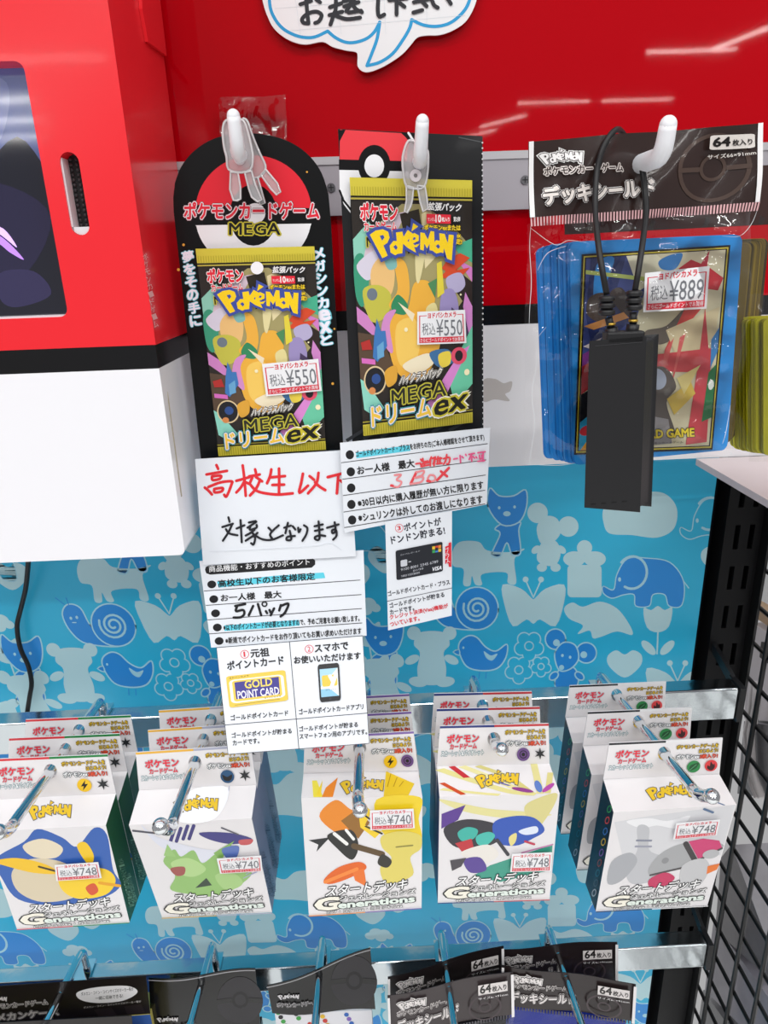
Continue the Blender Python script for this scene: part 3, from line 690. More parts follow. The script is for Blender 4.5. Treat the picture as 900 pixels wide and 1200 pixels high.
def art(pr, i, fq, roof):
    """loose colour shapes in the place of the printed figures"""
    m = lambda c: M(c, .3)
    pr.frame(fq)
    if i == 0:
        pr.blob(S_(.02, .28, .3, .12, .44, .0, .62, .1, .72, .2, .9, .02, .99, .1, .97, .45, 1.0, .62, .8, .74, .4, .78, .1, .7, .02, .48), m('#2f5fb0'))
        pr.blob(S_(.12, .42, .3, .3, .55, .34, .68, .5, .6, .7, .3, .74, .12, .62), m('#d9cbae')); pr.blob(S_(.28, .16, .46, .1, .6, .2, .52, .3, .34, .28), m('#e6d9bd'))
        pr.blob(S_(.0, .3, .2, .28, .42, .36, .5, .46, .3, .44, .1, .36), m('#f2c320')); pr.blob(S_(.5, .5, .66, .42, .9, .44, .97, .56, .86, .7, .62, .73, .5, .64), m('#f6cf26'))
        pr.blob(S_(.72, .2, .8, .16, .84, .3, .78, .4), m('#f3c81f')); pr.blob(S_(.7, .62, .78, .58, .8, .66, .73, .7), m('#d8542c')); pr.line(S_(.36, .38, .5, .44), .02, m('#3a2a18')); pr.line(S_(.83, .58, .99, .62), .03, m('#e9a51e'))
    elif i == 1:
        for a, b in ((.3, .02), (.36, .0), (.42, -.02), (.47, -.02)): pr.line(S_(a-.02, b+.2, a+.05, b+.06), .028, m('#3b3578'))
        pr.blob(S_(.55, .12, .8, .14, .97, .22, .8, .26, .62, .2), m('#3d3a80')); pr.blob(S_(.86, .22, .97, .22, .94, .27, .86, .27), m('#c8575a'))
        pr.blob(S_(.1, .0, .2, .14, .5, .28, .8, .36, .7, .5, .4, .4, .18, .22), m('#dfe1ec')); pr.line(S_(.02, .06, .2, .1), .02, m('#4a4a56')); pr.line(S_(.74, .08, .86, .16), .015, m('#5a5a66'))
        pr.blob(S_(.18, .4, .3, .28, .34, .36, .46, .3, .5, .44, .62, .36, .74, .28, .66, .48, .78, .52, .9, .58, .7, .74, .5, .8, .3, .76, .16, .7, .24, .56), m('#93bf6e'))
        pr.blob(S_(.24, .42, .4, .38, .52, .5, .4, .58, .28, .54), m('#b2d48c')); pr.blob(S_(.58, .58, .74, .56, .8, .68, .64, .74), m('#a7cc82')); pr.blob(S_(.22, .48, .34, .47, .32, .55, .25, .56), m('#a2524c'))
        pr.poly(S_(.38, .7, .5, .6, .53, .68), m('#2e4030')); pr.poly(S_(.62, .34, .82, .22, .66, .42), m('#86b35f')); pr.poly(S_(.2, .34, .26, .22, .3, .36), m('#9cc678'))
        pr.blob(S_(.7, .3, .84, .28, .8, .4, .72, .4), m('#5a74b8'))
        for t in range(4): pr.line(S_(.82+.03*t, .62-.04*t, .95, .56-.04*t), .008, m('#a7a9d0'))
    elif i == 2:
        pr.blob(S_(.62, .02, .98, .0, .97, .2, .99, .38, .8, .36, .66, .3), m('#f0d22a')); pr.blob(S_(.14, .16, .28, .02, .4, .1, .5, .16, .44, .34, .3, .32), m('#e88a26'))
        pr.poly(S_(.32, .2, .46, .1, .56, .22, .46, .36), m('#96682a')); pr.poly(S_(.46, .02, .58, .12, .52, .24, .66, .3, .6, .36, .48, .26), m('#f2cf2c')); pr.line(S_(.5, .14, .6, .22, .52, .25, .66, .32), .016, m('#26241f'))
        pr.poly(S_(.04, .36, .22, .34, .16, .4, .1, .46, .12, .4), m('#26282a')); pr.blob(S_(.2, .32, .4, .28, .46, .42, .4, .54, .28, .44), m('#2a2a28'))
        pr.line(S_(.26, .31, .36, .4), .03, m('#f0f0ec')); pr.line(S_(.36, .28, .42, .36), .025, m('#f2f2ee'))
        pr.line(S_(.42, .42, .66, .5), .05, m('#5f4a2c')); pr.blob(S_(.66, .34, .82, .3, .98, .34, .99, .46, .9, .54, .92, .7, .7, .76, .64, .62, .74, .54, .66, .44), m('#e0d068'))
        pr.blob(S_(.15, .7, .28, .6, .46, .56, .52, .62, .36, .7, .2, .74), m('#e2661f')); pr.poly(S_(.4, .64, .5, .62, .52, .78, .42, .72), m('#e9752a')); pr.line(S_(.16, .72, .44, .62), .03, m('#f08a3a'))
        pr.blob(S_(.66, .5, .74, .56, .7, .62, .62, .58), m('#33312a')); pr.line(S_(.78, .44, .92, .43), .012, m('#8d8440'))
    elif i == 3:
        pr.poly(S_(.98, .48, .99, .72, .55, .82, .3, .76, .45, .66), m('#3e9b86')); pr.line(S_(.98, .48, .72, .55), .014, m('#c583b0'))
        pr.blob(S_(.0, .02, .4, .12, .72, .16, .95, .2, .6, .22, .2, .14), m('#e3dc9a')); pr.blob(S_(.72, .1, .86, .02, .98, .0, .94, .16, .82, .34, .74, .22), m('#d9d08c'))
        pr.poly(S_(.02, .16, .22, .08, .16, .22, .02, .3), m('#5b3a90')); pr.blob(S_(.04, .3, .2, .22, .4, .24, .56, .32, .5, .44, .3, .5, .12, .46), m('#35333a'))
        pr.blob(S_(.46, .26, .62, .2, .8, .22, .9, .34, .8, .42, .66, .48, .5, .44), m('#2f56b4')); pr.blob(S_(.6, .4, .66, .36, .66, .44, .62, .48), m('#e6d98a')); pr.blob(S_(.68, .34, .82, .3, .84, .36, .74, .38), m('#dfe6f4'))
        pr.blob(S_(.16, .34, .24, .29, .33, .32, .3, .4, .2, .42), m('#3fb3a4')); pr.blob(S_(.32, .38, .42, .34, .48, .38, .42, .46, .34, .46), m('#49bcae')); pr.poly(S_(.14, .44, .28, .4, .3, .48, .2, .52), m('#c0343c'))
        pr.blob(S_(.2, .52, .42, .46, .52, .56, .4, .64, .24, .58), m('#e9e4dc')); pr.blob(S_(.22, .6, .36, .58, .42, .7, .28, .72), m('#5a4494')); pr.poly(S_(.1, .6, .24, .58, .2, .66, .12, .7), m('#4a464c')); pr.line(S_(.5, .42, .6, .56), .03, m('#3a3a42'))
        pr.line(S_(.74, .44, .82, .47), .02, m('#c23a54'))
    else:
        pr.poly(S_(.02, .1, .3, .06, .99, .0, .99, .5, .5, .5, .2, .6), m('#d7d7da'))
        pr.blob(S_(.12, .1, .3, .08, .46, .12, .64, .08, .56, .2, .38, .16, .26, .18), m('#eeeef0')); pr.blob(S_(.22, .16, .32, .18, .36, .4, .5, .5, .48, .7, .28, .74, .2, .6, .26, .4), m('#bfc0c4'))
        pr.blob(S_(.06, .5, .2, .42, .28, .52, .18, .7, .06, .72), m('#a9abb0')); pr.line(S_(.24, .3, .36, .31), .02, m('#868a9a')); pr.line(S_(.24, .36, .37, .37), .02, m('#9a9cab'))
        pr.blob(S_(.4, .56, .5, .42, .7, .34, .9, .36, .99, .42, .8, .54, .6, .62, .42, .66), m('#a8a9ab')); pr.poly(S_(.68, .34, .8, .32, .94, .35, .98, .42, .86, .5, .8, .52), m('#cf3f74'))
        pr.line(S_(.66, .36, .78, .54), .045, m('#3a3638')); pr.line(S_(.42, .66, .7, .6, .98, .43), .02, m('#4a4648')); pr.ell(.52, .52, .03, .03, m('#8d8e90'))
        pr.blob(S_(.68, .58, .84, .52, .92, .62, .88, .78, .72, .8), m('#c6c6c8')); pr.blob(S_(.42, .7, .54, .64, .64, .7, .56, .78, .44, .78), m('#c62f5e')); pr.ell(.9, .48, .07, .045, m('#b8b9bb'))
        pr.poly(S_(.9, .6, 1.0, .58, .99, .64, .91, .68), m('#e8792c')); pr.line(S_(.74, .02, .82, .06), .02, m('#5c7596'))
    pr.up()
    # title block at the foot of the front
    wh = M('#f7f7f6', .35); bk = M('#26282b', .45)
    pr.text('スタートデッキ', (.155, .845), (.86, .815), .092, wh, bk, .075, .02, shear=.04)
    pr.text('G', (.065, .958), (.265, .952), .1, M('#f3efe0', .3), bk, .05, .05, shear=.05)
    pr.text('ジェネレーションズ', (.28, .888), (.945, .86), .043, wh, bk, .09, .02)
    pr.text('enerations', (.27, .948), (.935, .932), .052, M('#e4efe6', .25), bk, .07, .045)
    pr.text(C_['names'], (.16, .992), (.83, .975), .028, wh, bk, .08, .02)
    pr.lock = True; pr.rect(.0, .992, .5, 1, M(C_['edge'][0], .35)); pr.rect(.5, .992, 1, 1, M(C_['edge'][1], .35)); pr.lock = False
    pr.frame()
def roof_art(pr, i, q):
    m = lambda c: M(c, .3); pr.frame(q)
    if i == 1:
        for a, b, c, d in ((.38, .0, .42, .5), (.52, .02, .5, 1.0), (.6, 0, .56, .2), (.77, 0, .77, .2)): pr.line(S_(a, b, c, d), .008, m('#b9bccf'))
        pr.blob(S_(.44, .1, .76, .05, .7, .95, .4, .95), m('#f6f7fc'))
    elif i == 2:
        pr.poly(S_(.08, .3, .12, .3, .18, .98, .1, .98), m('#f0e04c')); pr.poly(S_(.3, .2, .2, .6, .17, .98, .26, .98), m('#eb8a2c')); pr.poly(S_(.12, .9, .17, .3, .16, .98), m('#f2d838'))
        pr.poly(S_(.72, .0, .95, .5, .88, .98, .68, .98), m('#e9c72b'))
        for t in range(3): pr.line(S_(.76+.05*t, .1+.15*t, .72+.05*t, .6), .008, m('#b99118'))
    elif i == 3:
        for st, c, w in ((S_(.02, .1, .3, .5, .6, .9, .8, 1.0), '#ddd68f', .1), (S_(.22, .02, .45, .4, .7, .9), '#e4dda0', .08), (S_(.36, .02, .6, .4, .76, .95), '#d3ca80', .07), (S_(.02, .75, .3, .9, .5, .99), '#e0d996', .07), (S_(.86, .0, .84, .99), '#ded694', .06), (S_(.98, .3, .9, .98), '#d8cf88', .05)):
            pr.line(st, w, m(c), smooth=True, cap=False)
        pr.line(S_(.13, .02, .25, .4), .06, m('#c02a34'), cap=False); pr.line(S_(.03, .55, .2, .95), .05, m('#c9491f'), cap=False); pr.line(S_(.42, .45, .6, .7), .03, m('#6a68ac'), cap=False)
        pr.ell(.84, .75, .03, .2, m('#5e7fc4')); pr.ell(.92, .8, .03, .16, m('#b04aa4'), 20); pr.ell(.7, .85, .05, .12, m('#8f3f8c'), -40)
    elif i == 4: pr.line(S_(.86, .9, .9, .99), .02, m('#5c7596'))
    pr.frame()

POS = ('foremost', 'middle', 'rearmost')
def deck_column(i, C):
    global C_; C_ = C
    f = C['front']; yt, yb = C['yt'], C['yb']; ytab = yt + .0185
    A, B_ = P(*f[0], yt), P(*f[1], yt); Cc, D = P(*f[2], yb), P(*f[3], yb)
    t = C['tab']; E, Ft, G, H = [P(*p, ytab) for p in t]
    back = Vector((0, .0205, 0)); Hb, Gb = H.copy(), G.copy()
    Db, Cb = D + back, Cc + back; Hb.y = Gb.y = max(ytab, Db.y) if False else ytab
    card = CARD; side = M(C['side'], .35, mottle=.15, bscale=300)
    root = empty('deck_box', (A + B_ + Cc + D)/4 + Vector((0, .01, -.042)), '', 'card box', 'hanging card boxes on the upper hooks')
    rpl = P3(A, B_, (H + G)/2); H, G = rpl.hit(*t[3]), rpl.hit(*t[2])
    fp = P3(A, B_, (Cc + D)/2); pr = Print(fp)
    # body: front, sloping roof, flanks, back, foot
    pr.raw.append(([A, B_, Cc, D], [(0, 1, 2, 3)], card)); pr.raw.append(([H, G, B_, A], [(0, 1, 2, 3)], card))
    pr.raw.append(([A, D, Db, H], [(0, 1, 2, 3)], side)); pr.raw.append(([B_, G, Cb, Cc], [(0, 1, 2, 3)], side))
    pr.raw.append(([H, Db, Cb, G], [(0, 1, 2, 3)], card)); pr.raw.append(([D, Cc, Cb, Db], [(0, 1, 2, 3)], card))
    pr.h = EPS*3; art(pr, i, f, None)
    body = pr.build('box_body', root)
    # roof print as part of the body's look: kept as its own thin layer joined to the tab's foot
    rq = [t[3], t[2], f[1], f[0]]; rp = Print(rpl); rp.h = EPS*12; roof_art(rp, i, rq)
    lq = {0: [(33, 941), (84, 937), (84, 958), (33, 962)], 1: [(203, 934), (256, 930), (256, 950), (205, 954)], 2: [(398, 912), (450, 909), (450, 927), (400, 932)],
          3: [(556, 905), (608, 901), (608, 920), (558, 925)], 4: [(756, 920), (812, 915), (812, 934), (758, 939)]}[i]
    logo(rp, lq, M('#e8c22b', .35), M('#4a4a55', .4), .55)
    rp.build('roof_print', body)
    # flank lettering
    if i in (0, 1):
        sp = Print(P3(B_, G, Cc)); sp.h = EPS*8; n = 14
        for k in range(2):
            a = B_.lerp(Cc, .12).lerp(Cb, .35 + .25*k); b = B_.lerp(Cc, .9).lerp(Cb, .35 + .25*k)
            pa, pb = project(a), project(b); sp.vtext('スタートデッキGenerations', pa, pb, 6 - 2*k, M(C['sidetxt'], .4))
        sp.build('flank_print', body)
    if i == 4:
        sp = Print(P3(A, H, D)); sp.h = EPS*8; cc = ('#3aa45c', '#d8453e', '#3d76c4', '#d9b32c', '#7b57a8', '#9b4a3c', '#2f6f80', '#56606c', '#b9bcc4')
        for k, c in enumerate(cc):
            w = A.lerp(D, .04 + .105*k).lerp(H.lerp(Db, .1 + .1*k), .28); pp = project(w)
            sp.ell(*pp, 2.6, 4.6, M(c, .4), 15); sp.ell(*pp, 1.7, 3.2, side, 15)
        sp.build('flank_print', body)
    # hanging tab with its hole
    tp = Print(PY(ytab)); c = tp.frame(t).at(.5, .36); tp.frame()
    hole = ring_pts(c[0], c[1], 7.6, 8.4, 0, 24)
    tp.lock = True; tp.poly(t, card, [hole]); tp.lock = False; tp.h = EPS*3
    n = 4; vs = [(*p, 0) for p in t] + [(*p, -.0007) for p in t]; tp.items.append((vs, [(k, (k+1) % 4, 4+(k+1) % 4, 4+k) for k in range(4)], card))
    tr = tessellate_polygon([[Vector((*p, 0)) for p in t], [Vector((*p, 0)) for p in hole]])
    tp.items.append(([(*p, -.0007) for p in list(t) + hole], [tuple(q) for q in tr], card))
    tab_print(tp, C); tab = tp.build('hang_tab', root)
    stick = sticker(root, fp, C['st'], C['price'], lift=.0022)
    # the two boxes behind: the same box without the price label
    roots = [root]
    hx = P(c[0], c[1], ytab); foot = P(*C['base'], -.047); along = (foot - hx) / (foot.y - hx.y)
    for j in (1, 2):
        d = along * C['gap'] * j
        r = root.copy(); COL.objects.link(r); r.location = root.location + d
        for ch in list(root.children):
            if ch.name.startswith('price_sticker'): continue
            k = ch.copy(); COL.objects.link(k); k.parent = r
            for g in ch.children: q = g.copy(); COL.objects.link(q); q.parent = k
        roots.append(r)
    where = ('leftmost hook', 'second hook from left', 'middle hook', 'fourth hook from left', 'rightmost hook')[i]
    for r, w in zip(roots, POS): r['label'] = f"{w} white card box with {C['look']}, {where}"
    return hx, along
def project(w):
    v = R3.transposed() @ (Vector(w) - CAM); return (450 + F*v.x/-v.z, 600 - F*v.y/-v.z)
HX = [deck_column(i, c) for i, c in enumerate(COLS)]
ends = [((10, 968), (-2, 975)), ((201, 969), (188, 968)), ((422, 936), (422, 949)), ((583, 872), (588, 878)), ((812, 931), (834, 933))]
for i, ((hx, d), (en, ti)) in enumerate(zip(HX, ends)):
    u = d; base = hx + u * (-.047 - hx.y)                 # the rod runs through the three holes
    yl = min((hx.y - .0005*k for k in range(4, 140)), key=lambda y: (lambda p: (p[0]-en[0])**2 + (p[1]-en[1])**2)(project(hx + u * (y - hx.y))))
    e3 = hx + u * (yl - hx.y)
    t3 = P(ti[0], ti[1], yl - .011)
    steel_hook(base, e3, t3, ('leftmost chrome hook on the upper bar, bent at its tip', 'chrome hook through the boxes with golden top edge',
        'chrome hook in the middle, pointing straight at the viewer under the paper notices', 'short-looking chrome hook through the boxes with navy and red top edge',
        'rightmost chrome hook on the upper bar, ending beside the wire grid')[i], zh=base.z)

# ================================================================ sample cards, packs and notices above
FOILY = M('#d3c43e', .3, 0, coat=.2, bump=.15, bscale=200)
def dots_edge(pr, a, b, n, r, m):
    pr.lock = True
    for i in range(n):
        t = (i+.5)/n; pr.ell(a[0]+(b[0]-a[0])*t, a[1]+(b[1]-a[1])*t, r, r*1.1, m, n=8)
    pr.lock = False; pr.up()
# arched black sample card
def arch_card():
    Y = -.088; pl = PY(Y); pr = Print(pl); bk = M('#0c0d0e', .3, spec=.25)
    base = [(235.5, 538)] + [(203.5, 248), (203, 232)] + curve_pts([(205, 214), (212, 196), (225, 179), (243, 166), (264, 158.5), (290, 156), (318, 159), (343, 168), (363, 183), (377, 203), (385, 228)], False, 4) + [(388, 262), (402.5, 527)]
    pr.plate(base, .0007, bk); pr.up(3)
    rd = M('#e52334', .3); wh = M('#f1f1f3', .3)
    pr.poly(ring_pts(297, 248, 68, 66, 0, 30, 184, 356) + [(364, 244), (229, 240)], rd)
    pr.poly([(229, 264), (365, 262)] + ring_pts(297, 254, 68, 62, 0, 24, 10, 170), wh); pr.ell(297, 252, 28, 36, bk); pr.ell(299, 250, 12, 12, wh)
    z = Z(190, 140, 4.09); g = lambda *a: z(*a)
    pr.text('ポケモンカードゲーム', z(106, 478)[0], z(752, 476)[0], 19.5, M('#e3263a', .3), M('#e9e6ea', .3), .06, .035, M('#6f1a24', .3), .09)
    pr.text('MEGA', z(322, 553)[0], z(566, 553)[0], 14, M('#14140f', .3), M('#cfc23a', .3), .07, .02)
    lm = M('#f4effa', .35); cy = M('#6fc9d6', .35)
    pr.vtext('夢をその手に', (220.5, 293), (231.5, 383), 12.5, lm, cy, .05, .04)
    pr.vtext('メガシンカexと', (374, 290), (384, 405), 12.5, lm, cy, .05, .04)
    o_ = M('#e0a13a', .4)
    for x, y, r in ((216, 287, 1.6), (210, 316, 1.8), (390, 449, 1.6), (360, 202, 1.2), (392, 385, 1.2)): pr.ell(x, y, r, r, o_, n=10)
    o = pr.build('sample_card')
    tag(o, 'black arch-topped display card holding the left foil pack', 'display card', 'sample cards')
arch_card()
def square_card():
    Y = -.0925; pr = Print(PY(Y)); bk = M('#1c1d1f', .28, coat=.1, bump=.05, bscale=40, spec=.3)
    q = [(396, 151), (565.5, 159.5), (566.5, 503), (413, 518)]
    pr.plate(q, .0007, bk); pr.up(3); z = Z(390, 140, 4.737)
    rd, wh, b2 = M('#ea3b44', .3), M('#f1f1f3', .3), M('#0c0c0e', .3, spec=.25)
    pr.poly(z(40, 56, 380, 76, 416, 110, 450, 180, 450, 232, 38, 222), rd); pr.poly(z(30, 60, 72, 56, 34, 130), b2); pr.poly(z(380, 70, 455, 78, 490, 200, 452, 232, 430, 130), b2)
    pr.line(z(420, 75, 455, 130, 470, 200), 2.6, wh)
    pr.poly(z(36, 278, 390, 285, 455, 290, 470, 320, 470, 345, 98, 325, 98, 520, 60, 470, 38, 390), wh)
    pr.poly(z(34, 222, 490, 235, 490, 290, 34, 280), b2); pr.line(z(38, 395, 60, 450, 100, 500), 2.4, b2)
    pr.ell(*z(230, 255)[0], 19, 24, b2); pr.ell(*z(230, 258)[0], 11.5, 13.5, wh)
    dots_edge(pr, (565.2, 164), (566, 500), 52, 1.0, M('#d8d8da', .4))
    pr.line(z(700, 100, 820, 125), 1.2, M('#55565a', .3))
    for k in range(7): x = 420 + 20*k; pr.line([(x-14, 517-1.6*(x-413)/16), (x+10, 502-1.3*(x-413)/14)], 4, M('#323337', .3), cap=False)
    tag(pr.build('sample_card'), 'black square-cornered display card with round emblem, holding the right foil pack', 'display card', 'sample cards')
square_card()

def booster(q, Y, price, stq, label, pin):
    """foil pack: crimped gold ends, pillow belly; the photo's figures become plain colour shapes"""
    pl = PY(Y); root = empty('booster_pack', P((q[2][0]+q[3][0])/2, (q[2][1]+q[3][1])/2, Y), label, 'foil pack', 'foil card packs on sample cards')
    pr = Print(pl); m = lambda c: M(c, .24, 0, .3)
    pr.plate(q, .0012, m('#2a241f')); pr.up(3); pr.frame(q)
    pr.poly(S_(0, .075, 1, .075, 1, .955, 0, .955), m('#2b2520'))
    # ribbons of colour
    pr.poly(S_(.0, .36, .1, .2, .16, .2, .42, .1, .6, .1, .86, .2, 1, .28, 1, .44, .6, .7, .2, .6, 0, .46), m('#a79c68')); pr.poly(S_(.0, .24, .14, .17, .3, .3, .0, .4), m('#8fd0ba'))
    pr.poly(S_(.1, .28, .34, .14, .46, .13, .2, .36, .04, .4), m('#d8c4d0')); pr.poly(S_(.58, .14, .66, .12, .72, .3, .6, .36), m('#e7d9a8')); pr.poly(S_(.4, .14, .56, .12, .6, .26, .46, .3), m('#2c2418'))
    pr.poly(S_(.84, .27, 1, .24, 1, .34, .9, .31), m('#48b08c')); pr.poly(S_(.86, .32, 1, .36, 1, .42, .92, .36), m('#d57fc6')); pr.poly(S_(.8, .34, 1, .42, 1, .56, .84, .44), m('#2c201c'))
    pr.blob(S_(.0, .32, .08, .3, .12, .4, .06, .5, .0, .46), m('#3c9a78')); pr.blob(S_(.02, .34, .2, .28, .2, .36, .1, .4), m('#d9d3e2'))
    pr.poly(S_(.0, .5, .1, .54, .2, .62, .14, .62, .0, .56), m('#d186c4')); pr.poly(S_(0, .6, .2, .62, .3, .74, .2, .84, 0, .78), m('#5a4636')); pr.poly(S_(.02, .7, .14, .71, .14, .73, .02, .72), m('#dc6fc0'))
    # warm centre
    pr.blob(S_(.14, .36, .26, .3, .34, .36, .3, .46, .16, .46), m('#ecc07c')); pr.blob(S_(.06, .44, .2, .42, .3, .46, .26, .54, .12, .56), m('#c6c04a')); pr.ell(.14, .455, .045, .024, m('#6f7a86'))
    pr.blob(S_(.34, .32, .44, .34, .46, .46, .38, .54, .28, .5, .36, .44), m('#efb244')); pr.blob(S_(.26, .32, .34, .3, .36, .35, .29, .36), m('#7fb9b4'))
    pr.blob(S_(.5, .42, .62, .41, .68, .47, .66, .56, .72, .66, .6, .78, .42, .8, .3, .74, .26, .62, .32, .54, .44, .52), m('#eeb240')); pr.blob(S_(.34, .58, .5, .56, .54, .66, .46, .76, .34, .72), m('#f6cb62'))
    pr.blob(S_(.3, .5, .36, .46, .44, .5, .42, .54, .32, .53), m('#338a5c')); pr.poly(S_(.36, .49, .5, .54, .48, .57), m('#f1e2c0')); pr.blob(S_(.2, .62, .24, .54, .34, .52, .28, .58, .3, .68, .26, .68), m('#d58fc8'))
    pr.blob(S_(.6, .52, .68, .5, .7, .56, .62, .58), m('#e6d998')); pr.blob(S_(.52, .3, .56, .24, .6, .3, .55, .41, .52, .4), m('#e4d8a0'))
    # cool and hot accents
    for a in (S_(.74, .36, .8, .32, .9, .3, .98, .32, .86, .37, .98, .36, .88, .41), S_(.72, .4, .8, .36, .84, .4)): pr.poly(a, m('#d84a26'))
    pr.blob(S_(.78, .4, .9, .38, .94, .43, .88, .46, .8, .45), m('#b7aed0')); pr.blob(S_(.74, .46, .84, .45, .88, .54, .78, .6, .72, .56), m('#9d8fc0')); pr.poly(S_(.82, .52, .96, .58, .98, .64, .8, .62), m('#4a3a5e'))
    pr.poly(S_(.7, .34, .74, .33, .76, .46, .7, .48), m('#e6d342')); pr.poly(S_(.62, .42, .7, .4, .68, .48), m('#4f8a58'))
    pr.poly(S_(.94, .46, 1, .52, 1, .7, .92, .52), m('#d188c8')); pr.poly(S_(1, .6, 1, .84, .84, .92, .78, .8), m('#6cc9a4')); pr.poly(S_(.72, .82, .9, .7, .98, .68, .7, .93, .54, .93), m('#dc8ad0')); pr.poly(S_(.0, .78, .06, .8, .2, .9, .14, .94, .02, .9), m('#8fd8c4'))
    pr.poly(S_(.14, .62, .17, .55, .2, .6, .24, .6, .25, .66, .16, .72, .12, .7), m('#3f78b8')); pr.poly(S_(.16, .66, .22, .64, .22, .7, .16, .71), m('#6aa6d0')); pr.poly(S_(.02, .64, .1, .63, .12, .67, .03, .67), m('#b6302c'))
    pr.ell(.13, .79, .09, .05, m('#1d1d22')); pr.ring(.13, .79, .1, .056, .012, m('#e0c79a')); pr.ell(.14, .785, .04, .02, m('#2f4f8e')); pr.ell(.1, .83, .03, .014, m('#d98a4e')); pr.blob(S_(.22, .76, .32, .74, .32, .8, .24, .82), m('#e0a53a'))
    pr.blob(S_(.38, .74, .6, .7, .66, .74, .5, .78), m('#f3e6c6')); pr.blob(S_(.62, .7, .78, .69, .84, .74, .7, .76), m('#3e6f9e')); pr.blob(S_(.7, .71, .8, .7, .8, .75, .72, .76), m('#ead04a')); pr.ell(.88, .72, .07, .035, m('#e2506a')); pr.ell(.88, .72, .035, .022, m('#241c20'))
    for x, y, r in ((.42, .6, .016), (.82, .56, .012), (.95, .79, .024), (.7, .3, .012), (.9, .47, .008), (.08, .15, .01)): pr.ell(x, y, r, r*.55, m('#fbf0c4'), n=12)
    # crimped ends
    gl = FOILY
    pr.rect(0, .0, 1, .07, gl); pr.rect(0, .078, 1, .085, M('#b8a944', .3)); pr.rect(0, .945, 1, .95, M('#a89a34', .3)); pr.rect(0, .957, 1, 1, gl)
    pr.lock = True
    for k in range(46): pr.rect(.011+k*.0215, .962, .011+k*.0215+.008, .998, M('#b3a526', .3, .2)); pr.rect(.011+k*.0215, .035, .011+k*.0215+.008, .068, M('#bdae33', .3, .2))
    pr.lock = False; pr.up()
    # lettering
    rd, wh = M('#e3263a', .3), M('#f7f4f2', .3)
    pr.text('ポケモン', (.075, .165), (.38, .165), .065, rd, wh, .06, .05, M('#3a1418', .3), .09)
    pr.text('カードゲーム', (.1, .208), (.37, .208), .036, rd, wh, .07, .04); pr.text('MEGA', (.115, .27), (.36, .27), .037, M('#1b1a10', .3), M('#c8bb3c', .3), .08, .02)
    pr.text('拡張パック', (.63, .125), (.9, .13), .032, wh, M('#3a3a44', .3), .09, .03, shear=.05)
    pr.poly(S_(.62, .14, .82, .143, .82, .18, .62, .178), rd); pr.text('ランダム', (.63, .17), (.69, .17), .016, wh); pr.text('10', (.695, .174), (.74, .174), .03, wh, bold=.03); pr.text('枚入り', (.745, .171), (.81, .171), .018, wh, bold=.03)
    pr.rect(.835, .145, .905, .178, M('#161618', .3)); pr.text('第2弾', (.843, .171), (.898, .171), .02, wh, bold=.02)
    for t, u0, u1, v in (('ポケモンexまたは', .6, .9, .205), ('メガシンカex', .66, .9, .235), ('1枚確定!', .76, .91, .262)): pr.text(t, (u0, v), (u1, v+.002), .022, YEL, M('#4a3c12', .3), .09, .04)
    pr.frame()
    f = lambda u, v: pr.frame(q).at(u, v)
    lq = [f(.14, .175), f(.845, .18), f(.845, .33), f(.15, .315)]; pr.frame()
    logo(pr, lq, M('#f8d11e', .25), M('#3f4f9f', .3), 1.25)
    pr.frame(q)
    pr.text('ハイクラスパック', (.34, .815), (.71, .795), .034, M('#f2eee6', .3), M('#232120', .3), .09, .03, M('#e9e4da', .3), .13, shear=.06)
    pr.text('MEGA', (.27, .895), (.76, .875), .062, M('#2a2a20', .3), M('#c2b93e', .3), .06, .01, M('#1c1c14', .3), .1)
    rq = [(.08, .98), (.6, .95)]
    pr.text('ドリーム', (.085, .965), (.62, .95), .072, M('#f2c546', .25), M('#f3e7ef', .3), .05, .03, M('#3d8f9c', .3), .11)
    for t, u in enumerate((.09, .23, .37, .5)): pass
    pr.text('ex', (.64, .955), (.93, .935), .058, M('#1b1b12', .3), M('#cdbf35', .3), .06, .02, M('#f4f0e2', .3), .1, shear=.08)
    pr.frame()
    if pin: pr.ell(*pin, 7.4, 7.4, M('#f4f2f4', .3))
    pr.build('pack_foil', root)
    sticker(root, Plane(pl.p, pl.n), stq, price, lift=.0021)
    return root
booster([(229.6, 291.6), (368.5, 288.7), (382, 526.5), (256.5, 534)], -.0905, '550', [(307, 426.6), (373, 420.5), (377, 458), (312, 464.5)],
        'left gold-ended foil pack mounted on the arch-topped black card', (302, 314))
booster([(409.6, 208), (553, 211.5), (553.6, 494.7), (426, 510.5)], -.096, '550', [(489, 365.5), (545, 363), (546.6, 402), (489, 404)],
        'right gold-ended foil pack mounted on the square black card', None)

